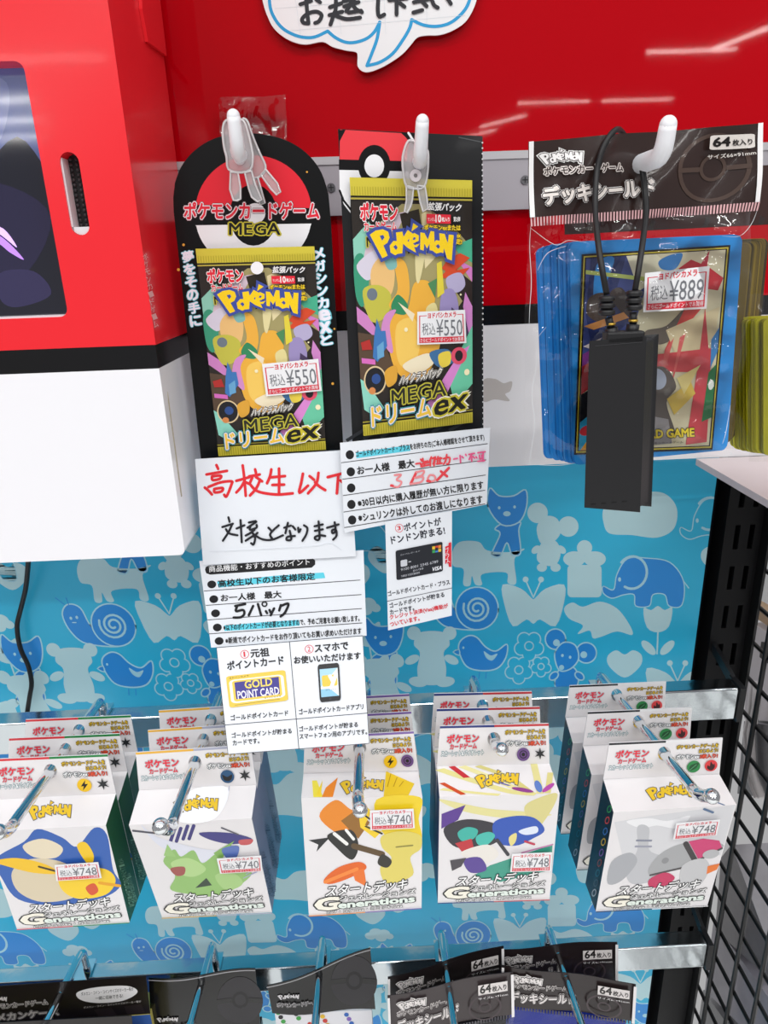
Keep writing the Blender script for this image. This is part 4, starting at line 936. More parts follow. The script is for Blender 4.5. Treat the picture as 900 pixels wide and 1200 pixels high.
# ---------------------------------------------------------------- paper notices
PAPER = M('#e8ecf2', .55, mottle=.03, bscale=60); NOTE = M('#141418', .5)
def paper(name, q, ytop, ybot, label, fn, mat=PAPER, t=.00035):
    pr = Print(tilt(q, ytop, ybot)); pr.plate(q, t, mat); pr.up(3); fn(pr); o = pr.build(name); return tag(o, label, 'paper notice', 'paper notices under the sample cards')
def hand1(pr):
    wh = M('#e6e9ee', .5); pr.ring
    red = M('#e0262f', .5); Zh = Z(230, 535, 5)
    k = [[(118, 50), (128, 72)], [(60, 105), (118, 95), (180, 84)], [(92, 118), (97, 138), (138, 130), (144, 112), (96, 116)], [(50, 182), (70, 198), (92, 222)], [(72, 178), (140, 152), (206, 145), (206, 165), (178, 233), (164, 224)], [(106, 190), (108, 210), (148, 204), (154, 184), (106, 190)],
         [(272, 52), (282, 130), (290, 230)], [(235, 142), (272, 132), (312, 120)], [(284, 140), (262, 180), (235, 210)], [(290, 150), (310, 160)], [(345, 75), (350, 96)], [(310, 116), (372, 105)], [(328, 124), (312, 160)], [(350, 120), (386, 145)], [(375, 135), (352, 185), (315, 228)], [(318, 165), (350, 198), (400, 214), (480, 222), (565, 215)],
         [(440, 75), (432, 115), (415, 156)], [(430, 122), (520, 114)], [(485, 70), (486, 130), (485, 216)], [(446, 166), (515, 164)], [(625, 100), (616, 150), (604, 212), (655, 170)], [(664, 114), (690, 135)], [(716, 95), (704, 155), (655, 215)], [(696, 150), (722, 175), (756, 196)], [(770, 120), (850, 100), (885, 94)], [(832, 108), (828, 160), (824, 215)], [(845, 140), (870, 160)]]
    pr.strokes(Zh, k, 3.3, red)
    bk = M('#1a1b22', .5); Zb = Z(250, 595, 5.625)
    k = [[(100, 62), (108, 92)], [(60, 126), (130, 104)], [(125, 106), (102, 158), (64, 216)], [(84, 140), (106, 168), (160, 180)], [(180, 80), (184, 150), (188, 226)], [(154, 136), (206, 114)],
         [(235, 96), (286, 88), (226, 130)], [(246, 120), (242, 144), (284, 130), (286, 112)], [(272, 144), (246, 164), (214, 182)], [(256, 160), (276, 196), (266, 240), (250, 232)], [(266, 182), (214, 216)], [(292, 164), (268, 188)], [(266, 172), (318, 204), (384, 210), (460, 180)],
         [(364, 130), (386, 152)], [(432, 114), (376, 170), (392, 205)], [(468, 130), (512, 116)], [(492, 98), (476, 166)], [(524, 120), (541, 142)], [(504, 150), (514, 206), (484, 210), (490, 190), (538, 184)], [(560, 130), (564, 160), (576, 140)], [(598, 114), (620, 132), (614, 172), (588, 216)],
         [(668, 120), (722, 108)], [(670, 150), (722, 140)], [(694, 88), (700, 200), (674, 206), (672, 190), (706, 180), (738, 184)], [(750, 130), (826, 108)], [(800, 94), (806, 150), (786, 166), (784, 146), (808, 144), (812, 182), (790, 208)]]
    pr.strokes(Zb, k, 2.6, bk)
    ln = M('#d9dde4', .5); pr.line([(246, 646), (360, 640), (386, 636), (400, 644)], .6, ln, smooth=True)
paper('notice_card', [(228.5, 538), (409.5, 527.5), (417, 652), (238, 662)], -.098, -.104, 'white handwritten card with large red and black characters below the arched card', hand1)
def points(pr):
    z = Z(230, 640, 4.284); bk = NOTE; cy = M('#5ed0e4', .5)
    pr.poly(z(62, 98, 585, 62, 597, 72, 597, 92, 580, 108, 70, 143, 50, 136, 44, 118, 48, 104), bk)
    pr.text('商品機能・おすすめのポイント', z(65, 131)[0], z(570, 94)[0], 7.6, M('#f4f4f6', .5), bold=.01)
    pr.poly(z(104, 178, 400, 148, 640, 132, 648, 160, 420, 178, 112, 208), cy); pr.poly(z(140, 398, 330, 382, 515, 370, 520, 398, 330, 414, 142, 426), cy)
    pr.lock = True
    for x, y in ((78, 192), (88, 266), (97, 337), (106, 408), (115, 476)): pr.ell(*z(x, y)[0], 5.2, 4.5, bk, -4)
    for a in ((40, 225, 822, 170), (50, 297, 828, 243), (58, 370, 830, 313), (65, 440, 832, 385)): pr.line(z(*a), .75, bk)
    pr.lock = False; pr.up()
    for t, a, b, h in (('高校生以下のお客様限定', (112, 207), (597, 168), 8.6), ('お一人様　最大', (125, 278), (428, 258), 8.2), ('※以下のポイントカードが必要となりますので、予めご用意をお願い致します。', (138, 424), (820, 376), 7.2), ('※新規でポイントカードをお作り頂いてもお買い求めいただけます', (148, 490), (830, 440), 7.4)):
        pr.text(t, z(*a)[0], z(*b)[0], h, bk, bold=.03)
    k = [[(196, 300), (246, 290)], [(206, 300), (200, 326), (235, 320), (241, 340), (224, 356), (188, 358)], [(286, 300), (264, 346)], [(310, 290), (326, 346)], [(350, 326), (356, 336)], [(368, 320), (373, 331)], [(391, 312), (374, 346)], [(425, 295), (417, 322)], [(424, 300), (463, 288), (446, 332), (424, 352)]]
    pr.strokes(z, k, 2.9, bk); pr.ring(*z(343, 290)[0], 3.6, 3.4, 1.7, bk)
paper('notice_card', [(233.5, 657.5), (426, 644.7), (429.6, 745), (247.5, 759)], -.1015, -.113, 'white notice with black pill heading and five bullet lines, tucked under the handwritten card', points)
def gold(pr):
    z = Z(230, 640, 4.284); bk = NOTE; rd = M('#d92638', .5); G_ = M('#3a3c46', .5)
    q = z(102, 510, 835, 450, 868, 990, 160, 1045)
    pr.line(q, .9, G_, closed=True); pr.line(z(468, 480, 515, 1015), .9, G_); pr.line(z(145, 898, 860, 838), .9, G_)
    for x, y, n in ((243, 543, '1'), (567, 517, '2')):
        c = z(x, y)[0]; pr.ring(*c, 5.1, 5.0, .7, rd); w_ = .9 if n == '1' else 1.6; pr.text(n, (c[0]-w_, c[1]+3), (c[0]+w_, c[1]+2.8), 6, rd, bold=.01)
    for t, a, b, h, bo in (('元祖', (275, 560), (367, 552), 9.8, .02), ('ポイントカード', (158, 622), (440, 592), 9.8, .02), ('スマホで', (597, 534), (764, 518), 9, .02), ('お使いいただけます', (493, 592), (826, 568), 8.6, .02),
        ('ゴールドポイントカード', (175, 876), (463, 850), 6.4, .015), ('ゴールドポイントカードアプリ', (517, 846), (840, 818), 6.4, .015), ('ゴールドポイントが貯まる', (180, 964), (480, 940), 6.2, .012), ('カードです。', (185, 1002), (318, 990), 6.2, .012), ('ゴールドポイントが貯まる', (518, 932), (812, 908), 6.2, .012), ('スマートフォン用のアプリです。', (520, 970), (858, 945), 6.4, .012)):
        pr.text(t, z(*a)[0], z(*b)[0], h, bk, bold=bo+.015)
    f = z(150, 655, 447, 622, 463, 775, 168, 812); pr.frame(f); yl = M('#e9c648', .4)
    pr.poly(rrect(0, 0, 1, 1, .06), yl); pr.poly(rrect(.04, .13, .96, .88, .1), M('#f7f3e4', .4)); pr.poly(rrect(.09, .17, .91, .83, .06), M('#e9c648', .4)); pr.poly(S_(.13, .22, .88, .2, .87, .76, .13, .76), M('#38308a', .4))
    pr.text('GOLD', (.3, .46), (.76, .45), .25, M('#f0d560', .4), bold=.03); pr.text('POINT CARD', (.16, .76), (.86, .77), .25, M('#f2f0f8', .4), bold=.02)
    pr.text('ヨドバシカメラ', (.05, .1), (.38, .09), .065, bk); pr.text('ヨドバシカメラ', (.6, .86), (.88, .86), .05, bk); pr.line(S_(.1, .94, .86, .92), .015, M('#9a8a4a', .4)); pr.frame()
    f = z(609, 596, 717, 586, 727, 775, 622, 785); pr.frame(f)
    pr.poly(rrect(0, 0, 1, 1, .1), M('#16171c', .3)); pr.rect(.08, .13, .92, .87, M('#eef3f8', .3)); pr.poly(S_(.08, .13, .92, .13, .08, .6), M('#a9d5ea', .3)); pr.poly(S_(.08, .87, .08, .66, .5, .66, .92, .87), M('#8fc8e6', .3))
    pr.poly(rrect(.16, .3, .88, .6, .06), M('#ecc84a', .3)); pr.text('y', (.5, .66), (.86, .66), .34, M('#f8f8f8', .3), bold=.06); pr.text('ヨドバシ', (.3, .71), (.8, .71), .04, bk)
    pr.ell(.5, .935, .06, .035, M('#2c2d33', .3)); pr.line(S_(.4, .06, .6, .06), .012, M('#3a3b42', .3)); pr.frame()
paper('notice_card', [(253.8, 759), (425, 745), (432.6, 871), (267, 884)], -.1145, -.153, 'lowest white notice with a gold card and a phone pictured side by side', gold)
def limit(pr):
    z = Z(390, 490, 4.5); bk = NOTE
    pr.poly(z(122, 180, 405, 142, 410, 172, 124, 212), M('#5ed0e4', .5)); pr.lock = True
    for x, y in ((90, 193), (95, 283), (97, 368), (98, 455), (102, 537)): pr.ell(*z(x, y)[0], 4.9, 5.3, bk)
    for a in ((45, 235, 815, 135), (52, 322, 808, 220), (55, 408, 805, 300), (58, 495, 802, 380), (62, 577, 802, 452)): pr.line(z(*a), .8, bk)
    pr.lock = False; pr.up()
    for t, a, b, h in (('ゴールドポイントカード・プラスをお持ちの方(ご本人様確認をさせて頂きます)', (124, 210), (800, 120), 8.4), ('お一人様　最大', (132, 298), (432, 258), 9.6), ('※30日以内に購入履歴が無い方に限ります', (135, 470), (796, 372), 9.6), ('※シュリンクは外してのお渡しになります', (138, 548), (792, 448), 9.8)):
        pr.text(t, z(*a)[0], z(*b)[0], h, bk, bold=.032)
    lr = M('#ee8f93', .5); r2 = M('#e8434c', .5); pk = M('#ea5a8c', .5)
    pr.strokes(z, [[(326, 300), (360, 298), (336, 324), (362, 336), (344, 362), (306, 356)]], 2.3, lr)
    pr.strokes(z, [[(440, 285), (410, 346)], [(612, 262), (550, 326)], [(570, 280), (602, 306)]], 3.0, r2)
    pr.strokes(z, [[(440, 285), (480, 276), (470, 300), (432, 314)], [(436, 314), (476, 310), (464, 336), (410, 346)], [(500, 318), (512, 300), (536, 304), (538, 326), (512, 334), (500, 318)]], 2.3, lr); pr.strokes(z, [[(308, 354), (316, 356)], [(498, 330), (512, 332)]], 3, r2)
    z2 = Z(440, 525, 6.43)
    pr.strokes(z2, [[(305, 118), (326, 114)], [(340, 84), (352, 98)], [(336, 112), (350, 140)], [(356, 78), (362, 104), (392, 96)], [(352, 118), (396, 108)], [(374, 100), (366, 136)], [(342, 138), (400, 126)], [(420, 66), (404, 106)], [(414, 92), (412, 132)], [(428, 78), (446, 72), (434, 118)], [(450, 66), (440, 130)], [(456, 82), (498, 74)], [(470, 64), (466, 118)], [(486, 70), (484, 114)], [(460, 118), (500, 112)], [(512, 78), (558, 70), (552, 112), (536, 118)], [(536, 48), (528, 92), (512, 120)]], 2.1, r2)
    pr.strokes(z2, [[(588, 82), (616, 76)], [(636, 54), (640, 106)], [(650, 62), (660, 72)], [(678, 46), (682, 54)], [(702, 46), (744, 38)], [(724, 44), (704, 84)], [(722, 60), (724, 98)], [(732, 62), (746, 74)], [(756, 64), (762, 72)], [(770, 34), (824, 26)], [(810, 30), (808, 96)], [(782, 52), (784, 78), (800, 74), (800, 52)], [(770, 98), (820, 92)]], 1.9, pk)
paper('notice_card', [(398.4, 519), (574.4, 501), (570.4, 591), (403.8, 624.4)], -.1035, -.1055, 'white notice with five bullet lines and red brush writing below the square card', limit)
def visa(pr):
    z = Z(430, 590, 6.923); bk = M('#1d2130', .5); rd = M('#d92638', .5)
    pr.ring(*z(262, 200)[0], 4.8, 5.0, .6, rd); pr.text('3', z(250, 218)[0], z(275, 214)[0], 5, rd, bold=.03)
    for t, a, b, h, m in (('ポイントが', (305, 225), (605, 172), 8.8, bk), ('ドンドン貯まる!', (202, 330), (636, 248), 9.4, bk), ('ゴールドポイントカード・プラス', (175, 752), (674, 655), 5.8, bk), ('ゴールドポイントが貯まる', (188, 848), (630, 756), 5.8, bk), ('カードです。', (190, 902), (384, 864), 5.6, bk), ('クレジット決済(Visa)機能が', (190, 946), (662, 850), 6, rd), ('ついています。', (192, 1000), (428, 948), 5.6, rd)):
        pr.text(t, z(*a)[0], z(*b)[0], h, m, bold=.03)
    pr.line(z(165, 792, 690, 684), .6, M('#3a3c46', .5))
    f = z(232, 382, 612, 308, 616, 548, 240, 622); pr.frame(f); pr.poly(rrect(0, 0, 1, 1, .05), M('#22252c', .3)); cr = M('#c9ccd4', .3)
    pr.poly(rrect(.1, .36, .24, .58, .03), cr); pr.text('9100 8001 2345 6789', (.1, .72), (.9, .68), .09, cr); pr.text('VISA', (.76, .93), (.97, .93), .13, M('#eef0f6', .3), bold=.03, shear=.1)
    pr.text('ヨドバシゴールド', (.1, .2), (.52, .19), .05, cr); pr.text('01/30', (.36, .82), (.58, .8), .06, cr); pr.text('TARO YODOBASHI', (.1, .93), (.5, .92), .07, cr); pr.line(S_(.28, .46, .31, .46), .03, cr)
    for i, c in enumerate(('#e8c234', '#d8493a', '#e8862c', '#3fa05a', '#3a7cc4', '#e8c234')): pr.lock = True; pr.rect(.78+.065*(i % 3), .1+.12*(i//3), .84+.065*(i % 3), .2+.12*(i//3), M(c, .4))
    pr.lock = False; pr.up(); pr.rect(.84, .16, .9, .26, M('#22252c', .3)); pr.frame()
    pr.poly(z(634, 348, 660, 340, 662, 318, 684, 312, 684, 512, 664, 512, 660, 482, 634, 488), rd); pr.vtext('プラス', z(658, 350)[0], z(660, 484)[0], 4.4, PAPER)
paper('notice_card', [(451.4, 611.7), (529.7, 598.7), (529.4, 721.4), (454.8, 738.8)], -.1075, -.112, 'narrow white notice with a black payment card pictured, hanging under the bullet notice', visa)

# cloud-shaped sign at the top
def bubble():
    pr = Print(PY(-.0345)); wh = M('#f2f3f4', .4); bl = M('#1f9fd8', .4)
    o = [(304, -40), (306, -10), (309, 6), (313, 18), (320, 32), (332, 43), (346, 50), (360, 52), (378, 49), (390, 55), (405, 59), (417, 61), (419, 66), (419, 77), (424, 83), (432, 84.5), (445, 80), (458, 73), (472, 63), (482, 52), (489, 44), (500, 41.5), (515, 41), (530, 36), (545, 26), (555, 10), (560, -8), (562, -40), (530, -75), (430, -85), (340, -75)]
    pr.plate(curve_pts(o, True, 4), .001, wh); pr.up(3)
    pr.lock = True
    for a in ([(315, -30), (316, 4), (321, 20), (331, 33), (345, 41), (358, 44), (370, 43), (384, 36.5)], [(384, 36.5), (393, 44), (405, 49.5), (417, 49.5), (430, 45), (439, 37), (445, 26)], [(445, 26), (442, 45), (436, 62), (430, 77)], [(430, 77), (445, 73), (460, 63), (472, 47), (480, 33), (482.5, 23)], [(482.5, 23), (495, 29), (510, 31), (525, 28), (537, 20), (547, 8), (552, -8), (553, -30)]):
        pr.line(a, 3.8, bl, smooth=True)
    pr.lock = False; pr.up(); g = M('#dfe6ea', .4)
    for a in ((322, 10, 550, -8), (340, 36, 545, 18), (345, -10, 352, 40), (395, -10, 400, 40), (450, -5, 452, 40), (500, -10, 500, 28)): pr.line([a[:2], a[2:]], .4, g)
    k = [[(180, 18), (224, 4)], [(203, -14), (207, 40), (213, 96)], [(212, 96), (192, 92), (188, 76), (212, 55), (246, 48), (266, 62), (256, 86), (240, 94)], [(244, -2), (260, 10)], [(300, 30), (346, 14)], [(325, -12), (322, 50)], [(298, 62), (350, 48)], [(320, 48), (302, 100)], [(322, 64), (368, 78), (422, 72)], [(355, 6), (396, -3)], [(358, 27), (416, 9)], [(366, 46), (402, -8)], [(380, 0), (404, 36), (430, 50)], [(376, 52), (426, 44)],
         [(496, -8), (494, 42), (500, 68), (520, 60)], [(540, 2), (612, -6)], [(570, 0), (570, 60)], [(584, 14), (602, 28)], [(640, 10), (702, -3)], [(655, -12), (692, 26)], [(638, 52), (674, 42)], [(712, -2), (722, 22), (737, 32)], [(774, -8), (790, 16)]]
    pr.strokes(Z(300, 0, 3.4615), k, 4.6, M('#22232a', .5))
    tag(pr.build('cloud_sign'), 'white cloud-shaped sign with blue outline and black brush writing on the red panel', 'sign')
bubble()

# ================================================================ white pegs and clear clips on the grey rail
PEG = M('#f0f1f5', .35)
def peg(rod, yr, mid, tip, label):
    a = P(*rod, yr); e = [Vector((a.x, -.0335, a.z)), Vector((a.x, yr*.6-.014, a.z)), a] + [P(x, y, d) for x, y, d in mid] + [P(*tip)]
    pts = [Vector(p) for p in e]; n = len(pts)
    fine = []
    for i in range(n-1):
        for k in range(4):
            t = k/4; g = lambda j: pts[max(0, min(n-1, j))]
            fine.append(.5*((2*g(i)) + (g(i+1)-g(i-1))*t + (2*g(i-1)-5*g(i)+4*g(i+1)-g(i+2))*t*t + (3*g(i)-g(i-1)-3*g(i+1)+g(i+2))*t**3))
    fine.append(pts[-1]); L = len(fine); tp = [.0036 - .0007*(i/(L-1))**2 for i in range(L)]
    b = MB().tube(fine, .0035, PEG, n=16, taper=tp).ball(fine[-1], tp[-1]*1.0, PEG)
    b.box(a.x-.006, a.x+.006, -.0375, -.034, a.z-.008, a.z+.008, PEG, .0008)
    tag(b.build('white_peg'), label, 'hook', 'white pegs on the grey rail')
peg((279.5, 180), -.108, [(278, 169, -.1165)], (273.5, 136, -.1205), 'leftmost white upturned peg, in front of the arch-topped card')
peg((492.5, 188), -.108, [(493, 177, -.1165)], (495, 142, -.1215), 'middle white upturned peg, above the square black card')
peg((757, 190), -.188, [(775, 180, -.2025)], (783, 146, -.207), 'right white upturned peg carrying the blue sleeve pack')
def clear(name='clear_plastic', diff=.3):
    if name in MATS: return MATS[name]
    m = bpy.data.materials.new(name); m.use_nodes = True; n = m.node_tree; n.nodes.clear(); N = n.nodes.new; L = n.links.new
    o = N('ShaderNodeOutputMaterial'); tr = N('ShaderNodeBsdfTransparent'); tr.inputs[0].default_value = (.93, .91, .92, 1)
    gl = N('ShaderNodeBsdfGlossy'); gl.inputs['Roughness'].default_value = .12; df = N('ShaderNodeBsdfDiffuse'); df.inputs[0].default_value = (.97, .95, .96, 1)
    lw = N('ShaderNodeLayerWeight'); lw.inputs[0].default_value = .45
    z = N('ShaderNodeTexNoise'); z.inputs['Scale'].default_value = 260; t = N('ShaderNodeTexCoord'); L(t.outputs['Object'], z.inputs['Vector'])
    u = N('ShaderNodeBump'); u.inputs['Strength'].default_value = .5; u.inputs['Distance'].default_value = .001; L(z.outputs['Fac'], u.inputs['Height']); L(u.outputs[0], gl.inputs['Normal']); L(u.outputs[0], lw.inputs['Normal'])
    m1 = N('ShaderNodeMixShader'); m1.inputs[0].default_value = diff; m2 = N('ShaderNodeMixShader')
    L(tr.outputs[0], m1.inputs[1]); L(df.outputs[0], m1.inputs[2]); L(lw.outputs['Fresnel'], m2.inputs[0]); L(m1.outputs[0], m2.inputs[1]); L(gl.outputs[0], m2.inputs[2]); L(m2.outputs[0], o.inputs[0])
    MATS[name] = m; return m
CLR = clear(); RIM = clear('clear_plastic_edge', .6)
def clip(z, body, backp, legs, rivet, y, label):
    e = empty('clear_clip', P(*z(*rivet[:2])[0], y), label, 'clip', 'clear clips on the white pegs')
    def slab(pts, ya, t, bev=.0006, k=3):
        c = curve_pts(z(*pts), True, k) if k > 1 else z(*pts)
        b = MB(); b.prism([P(x, yy, ya) for x, yy in c], (0, t, 0), CLR); return b
    rim = lambda pts, ya: [P(x, yy, ya) for x, yy in curve_pts(z(*pts), True, 3)]
    b = slab(body, y, .0022); r = rim(body, y - .0004); b.tube(r + [r[0]], .0006, RIM, n=6, cap=False); b.build('front_jaw', e)
    b = slab(backp, y + .004, .002); r = rim(backp, y + .0036); b.tube(r + [r[0]], .0006, RIM, n=6, cap=False); b.build('back_jaw', e)
    for i, l in enumerate(legs):
        b = slab(l, y - .0002 if i < 2 else y + .0034, .0026, k=1); r = [P(x, yy, (y-.0006) if i < 2 else y + .003) for x, yy in z(*l)]; b.tube(r + [r[0]], .0005, RIM, n=6, cap=False); b.build('leg', e)
    c = P(*z(*rivet[:2])[0], y - .0015); rr = rivet[2]
    rv = M('#dcd3d6', .3)
    b = MB().prism([c + Vector((rr*math.cos(a*.2618), 0, rr*math.sin(a*.2618))) for a in range(24)], (0, .0015, 0), rv, holes=[[c + Vector((rr*.36*math.cos(a*.5236), 0, rr*.36*math.sin(a*.5236))) for a in range(12)]])
    b.build('rivet', e)
clip(Z(255, 120, 10), (90, 220, 60, 340, 75, 520, 105, 640, 125, 780, 240, 822, 380, 790, 412, 660, 400, 540, 350, 330, 300, 215, 200, 190),
     (290, 205, 345, 218, 390, 340, 435, 460, 500, 610, 560, 740, 540, 830, 470, 880, 410, 880, 380, 700, 300, 400),
     [(152, 815, 238, 822, 268, 1000, 270, 1130, 230, 1150, 185, 1148, 145, 1020), (318, 822, 398, 806, 440, 960, 520, 1140, 470, 1165, 400, 1110, 366, 1010), (405, 885, 470, 880, 555, 1180, 500, 1200), (508, 850, 560, 780, 700, 950, 738, 1050, 690, 1082, 620, 1010)], (255, 655, .0027), -.104,
     'clear plastic clip with spread legs holding the arch-topped card')
clip(Z(460, 120, 9.23), (205, 412, 155, 440, 110, 590, 118, 760, 150, 905, 240, 932, 340, 915, 378, 760, 386, 560, 360, 500, 290, 450),
     (230, 420, 180, 480, 170, 640, 200, 780, 300, 800, 360, 700, 376, 540, 330, 470),
     [(150, 905, 226, 918, 215, 1050, 195, 1130, 160, 1192, 128, 1180, 152, 1060), (268, 900, 350, 908, 372, 1040, 386, 1150, 330, 1182, 300, 1080)], (250, 790, .0027), -.1045,
     'clear plastic clip with closed legs holding the square card')
# loose clear pocket behind the arch
def pocket():
    pr = Print(PY(-.0365), bend=lambda x, y: .0015*math.sin((x-250)*.09)+.0012*math.sin(y*.12), cuts=(frange(257, 335, 8), frange(115, 185, 8)))
    pr.lock = True; pr.poly([(257, 115), (335, 112), (337, 186), (258, 188)], film('pocket_film', (.93, .9, .9), .05, .8, 45, .08, 1.0)); pr.lock = False
    tag(pr.build('clear_pocket', smooth=True), 'empty clear plastic pocket on the red panel behind the arch-topped card', 'plastic pocket')
pocket()

# ================================================================ sleeve packs on the right peg
def stack(name, parent, fr, shift, n, cols, depth):
    """fanned stack of thin card sleeves; fr = front quad (world points), each next sheet steps back and aside"""
    b = MB()
    for k in range(n-1, -1, -1):
        t = k/max(1, n-1); off = Vector((shift*t + random.uniform(-.0006, .0006), depth*t, shift*.12*t + random.uniform(-.0005, .0005)))
        b.prism([p + off for p in fr], (0, depth/n*.55, 0), cols[k % len(cols)])
    return b.build(name, parent)
def round_quad(q, y, r=3.2):
    pr = Print(PY(y)).frame(q); return [P(*pr.at(u, v), y) for u, v in rrect(.0, .0, 1, 1, .035, 4)]
def sleeve_pack():
    Y = -.18
    root = empty('sleeve_pack', P(760, 540, Y), 'clear bag of bright blue card sleeves with brown header, hanging on the right peg', 'card sleeve pack', 'bagged card sleeves on the right')
    q = [(667, 284), (870, 275), (852, 527), (673, 545)]
    bl = [M(c, .22, coat=.3) for c in ('#2b8fdc', '#1f7fd0', '#3a9be4', '#1768b4', '#2d8cdb')]
    front = round_quad(q, Y + .0008)
    stack('sleeve_stack', root, front, -.0088, 22, bl, .017)
    # printed insert in the front sleeve
    pr = Print(PY(Y)); f = [(682, 298), (856, 287), (835, 527), (673, 533)]; m = lambda c: M(c, .25, coat=.2)
    pr.plate(f, .0004, m('#14120f')); pr.up(3); pr.frame(f); pr.rect(.012, .01, .988, .99, m('#c9b83a')); pr.rect(.02, .017, .98, .983, m('#14120f')); pr.rect(.03, .022, .97, .978, m('#d6cfae'))
    pr.poly(S_(.03, .022, .5, .022, .3, .6, .03, .6), m('#3c4a86')); pr.poly(S_(.06, .022, .3, .022, .24, .2, .36, .34, .1, .5, .04, .3), m('#2a3566')); pr.blob(S_(.1, .06, .22, .03, .16, .2, .2, .36, .1, .3), m('#2f8fdc'))
    pr.poly(S_(.3, .022, .5, .022, .62, .1, .4, .2), m('#e6e2c4')); pr.poly(S_(.03, .08, .5, .14, .6, .12, .5, .16, .03, .1), m('#b9c86a')); pr.blob(S_(.52, .06, .6, .03, .68, .03, .64, .1, .55, .1), m('#3c7fc0'))
    pr.poly(S_(.66, .1, .74, .06, .86, .1, .97, .16, .94, .22, .8, .2), m('#c02f38')); pr.poly(S_(.78, .12, .86, .02, .85, .14), m('#b6283a')); pr.poly(S_(.03, .5, .3, .4, .28, .62, .03, .68), m('#7c3a86'))
    pr.poly(S_(.03, .56, .2, .5, .2, .62, .03, .7), m('#b8323a')); pr.poly(S_(.03, .7, .3, .6, .4, .978, .03, .978), m('#1a1c22')); pr.poly(S_(.03, .84, .1, .8, .16, .978, .03, .978), m('#2f9fc8')); pr.ell(.08, .88, .05, .025, m('#c4343c'), -10); pr.poly(S_(.04, .978, .12, .9, .2, .978), m('#e0a23a'))
    pr.blob(S_(.06, .22, .16, .2, .22, .28, .14, .34, .05, .3), m('#4a3c34')); pr.blob(S_(.2, .2, .28, .18, .36, .28, .32, .32, .24, .26), m('#3e322e')); pr.poly(S_(.03, .36, .3, .3, .34, .33, .1, .38), m('#c98a4e'))
    pr.blob(S_(.46, .4, .6, .38, .72, .3, .74, .36, .62, .46, .5, .46), m('#6a6258')); pr.poly(S_(.72, .3, .84, .3, .7, .42, .6, .5), m('#d2473f')); pr.poly(S_(.6, .4, .96, .3, .94, .5, .7, .56), m('#d9cba2'))
    pr.poly(S_(.5, .52, .94, .5, .93, .62, .5, .6), m('#cf4a4e')); pr.poly(S_(.86, .3, .94, .64, .95, .96, .8, .97, .84, .6), m('#cf4850')); pr.poly(S_(.6, .5, .66, .44, .58, .7), m('#d8605e')); pr.poly(S_(.7, .44, .74, .42, .66, .7), m('#da6663'))
    pr.blob(S_(.44, .62, .6, .58, .7, .68, .64, .76, .72, .92, .6, .9, .52, .78, .42, .78), m('#5c5550')); pr.ell(.56, .64, .07, .05, m('#9aa3b4'), 20); pr.poly(S_(.64, .74, .8, .66, .84, .72, .7, .82), m('#e0c45a')); pr.poly(S_(.7, .64, .86, .58, .76, .72), m('#e6d78e'))
    pr.poly(S_(.92, .46, .97, .4, .97, .52, .93, .6), m('#3f86c4')); pr.poly(S_(.92, .62, .97, .58, .97, .84, .9, .86), m('#2a7a46')); pr.ell(.945, .68, .02, .025, m('#e8efe6')); pr.poly(S_(.03, .46, .16, .42, .1, .48), m('#d8cfd0'))
    pr.poly(S_(.4, .8, .66, .84, .7, .96, .4, .97), m('#8d8a8c')); pr.frame()
    pr.text('CARD GAME', (744, 514), (813, 511), 9.5, M('#ebd436', .3), M('#2b2a20', .3), .06, .04)
    pr.text('©ポケモンカードゲーム', (754, 521), (800, 519), 3, M('#1c1c1c', .3)); pr.build('printed_insert', root)
    sticker(root, PY(Y - .0022), [(756, 320), (831.7, 311.7), (828, 361.7), (754, 366)], '889', lift=.0022)
    # header card under film
    wav = lambda x, y: .0018*math.sin((x-620)*.022) + .0009*math.sin((x-620)*.06 + y*.05)
    hq = [(619, 166.7), (895.7, 143.3), (890, 236.7), (620.7, 255)]
    pr = Print(PY(Y - .0035), bend=wav, cuts=(frange(625, 892, 22), frange(150, 250, 6))); G = lambda c: M(c, .2, coat=.35, bump=.25, bscale=22, spec=.3)
    pr.plate(hq, .0006, G('#30221f')); pr.up(3); pr.frame(hq)
    pr.ring(.8, .52, .16, .44, .018, G('#4a3a33')); pr.ring(.8, .52, .06, .17, .015, G('#4a3a33')); pr.poly(S_(.64, .5, .74, .5, .74, .56, .64, .56), G('#4a3a33')); pr.poly(S_(.86, .5, .96, .5, .96, .56, .86, .56), G('#4a3a33'))
    wt = G('#f0eeee'); pr.rect(0, 0, .02, 1, wt); pr.rect(.98, 0, 1, 1, wt)
    z = Z(590, 130, 2.9032)
    pr.frame(); logo(pr, z(112, 138, 262, 128, 262, 180, 128, 186), G('#efeceb'), G('#30221f'), .6, G('#f4f2f0'))
    pr.text('ポケモンカードゲーム', z(136, 222)[0], z(400, 208)[0], 10, G('#30221f'), G('#e9dfda'), .1, .03)
    pr.text('デッキシールド', z(134, 322)[0], z(505, 288)[0], 20, G('#e4dcd6'), G('#30221f'), .05, .05, G('#f2eeec'), .085)
    f = z(698, 86, 852, 78, 852, 126, 696, 134); pr.frame(f); pr.poly(rrect(0, 0, 1, 1, .1), G('#d9d2cc')); pr.text('64', (.08, .8), (.46, .78), .62, M('#1c1817', .3), bold=.04); pr.text('枚入り', (.52, .78), (.94, .76), .42, M('#1c1817', .3), bold=.03); pr.frame()
    pr.text('サイズ66×91mm', z(690, 166)[0], z(852, 150)[0], 5, G('#d9d2cc'), bold=.02)
    hd = pr.build('header_card', root, smooth=True)
    # crimped strip under the header
    sq = [(620.7, 255), (890, 236.7), (888, 247), (621, 265.5)]
    pr = Print(PY(Y - .0033), bend=wav, cuts=(frange(625, 892, 22), [])); pr.frame(sq); ck = M('#d9a9ac', .3)
    pr.lock = True
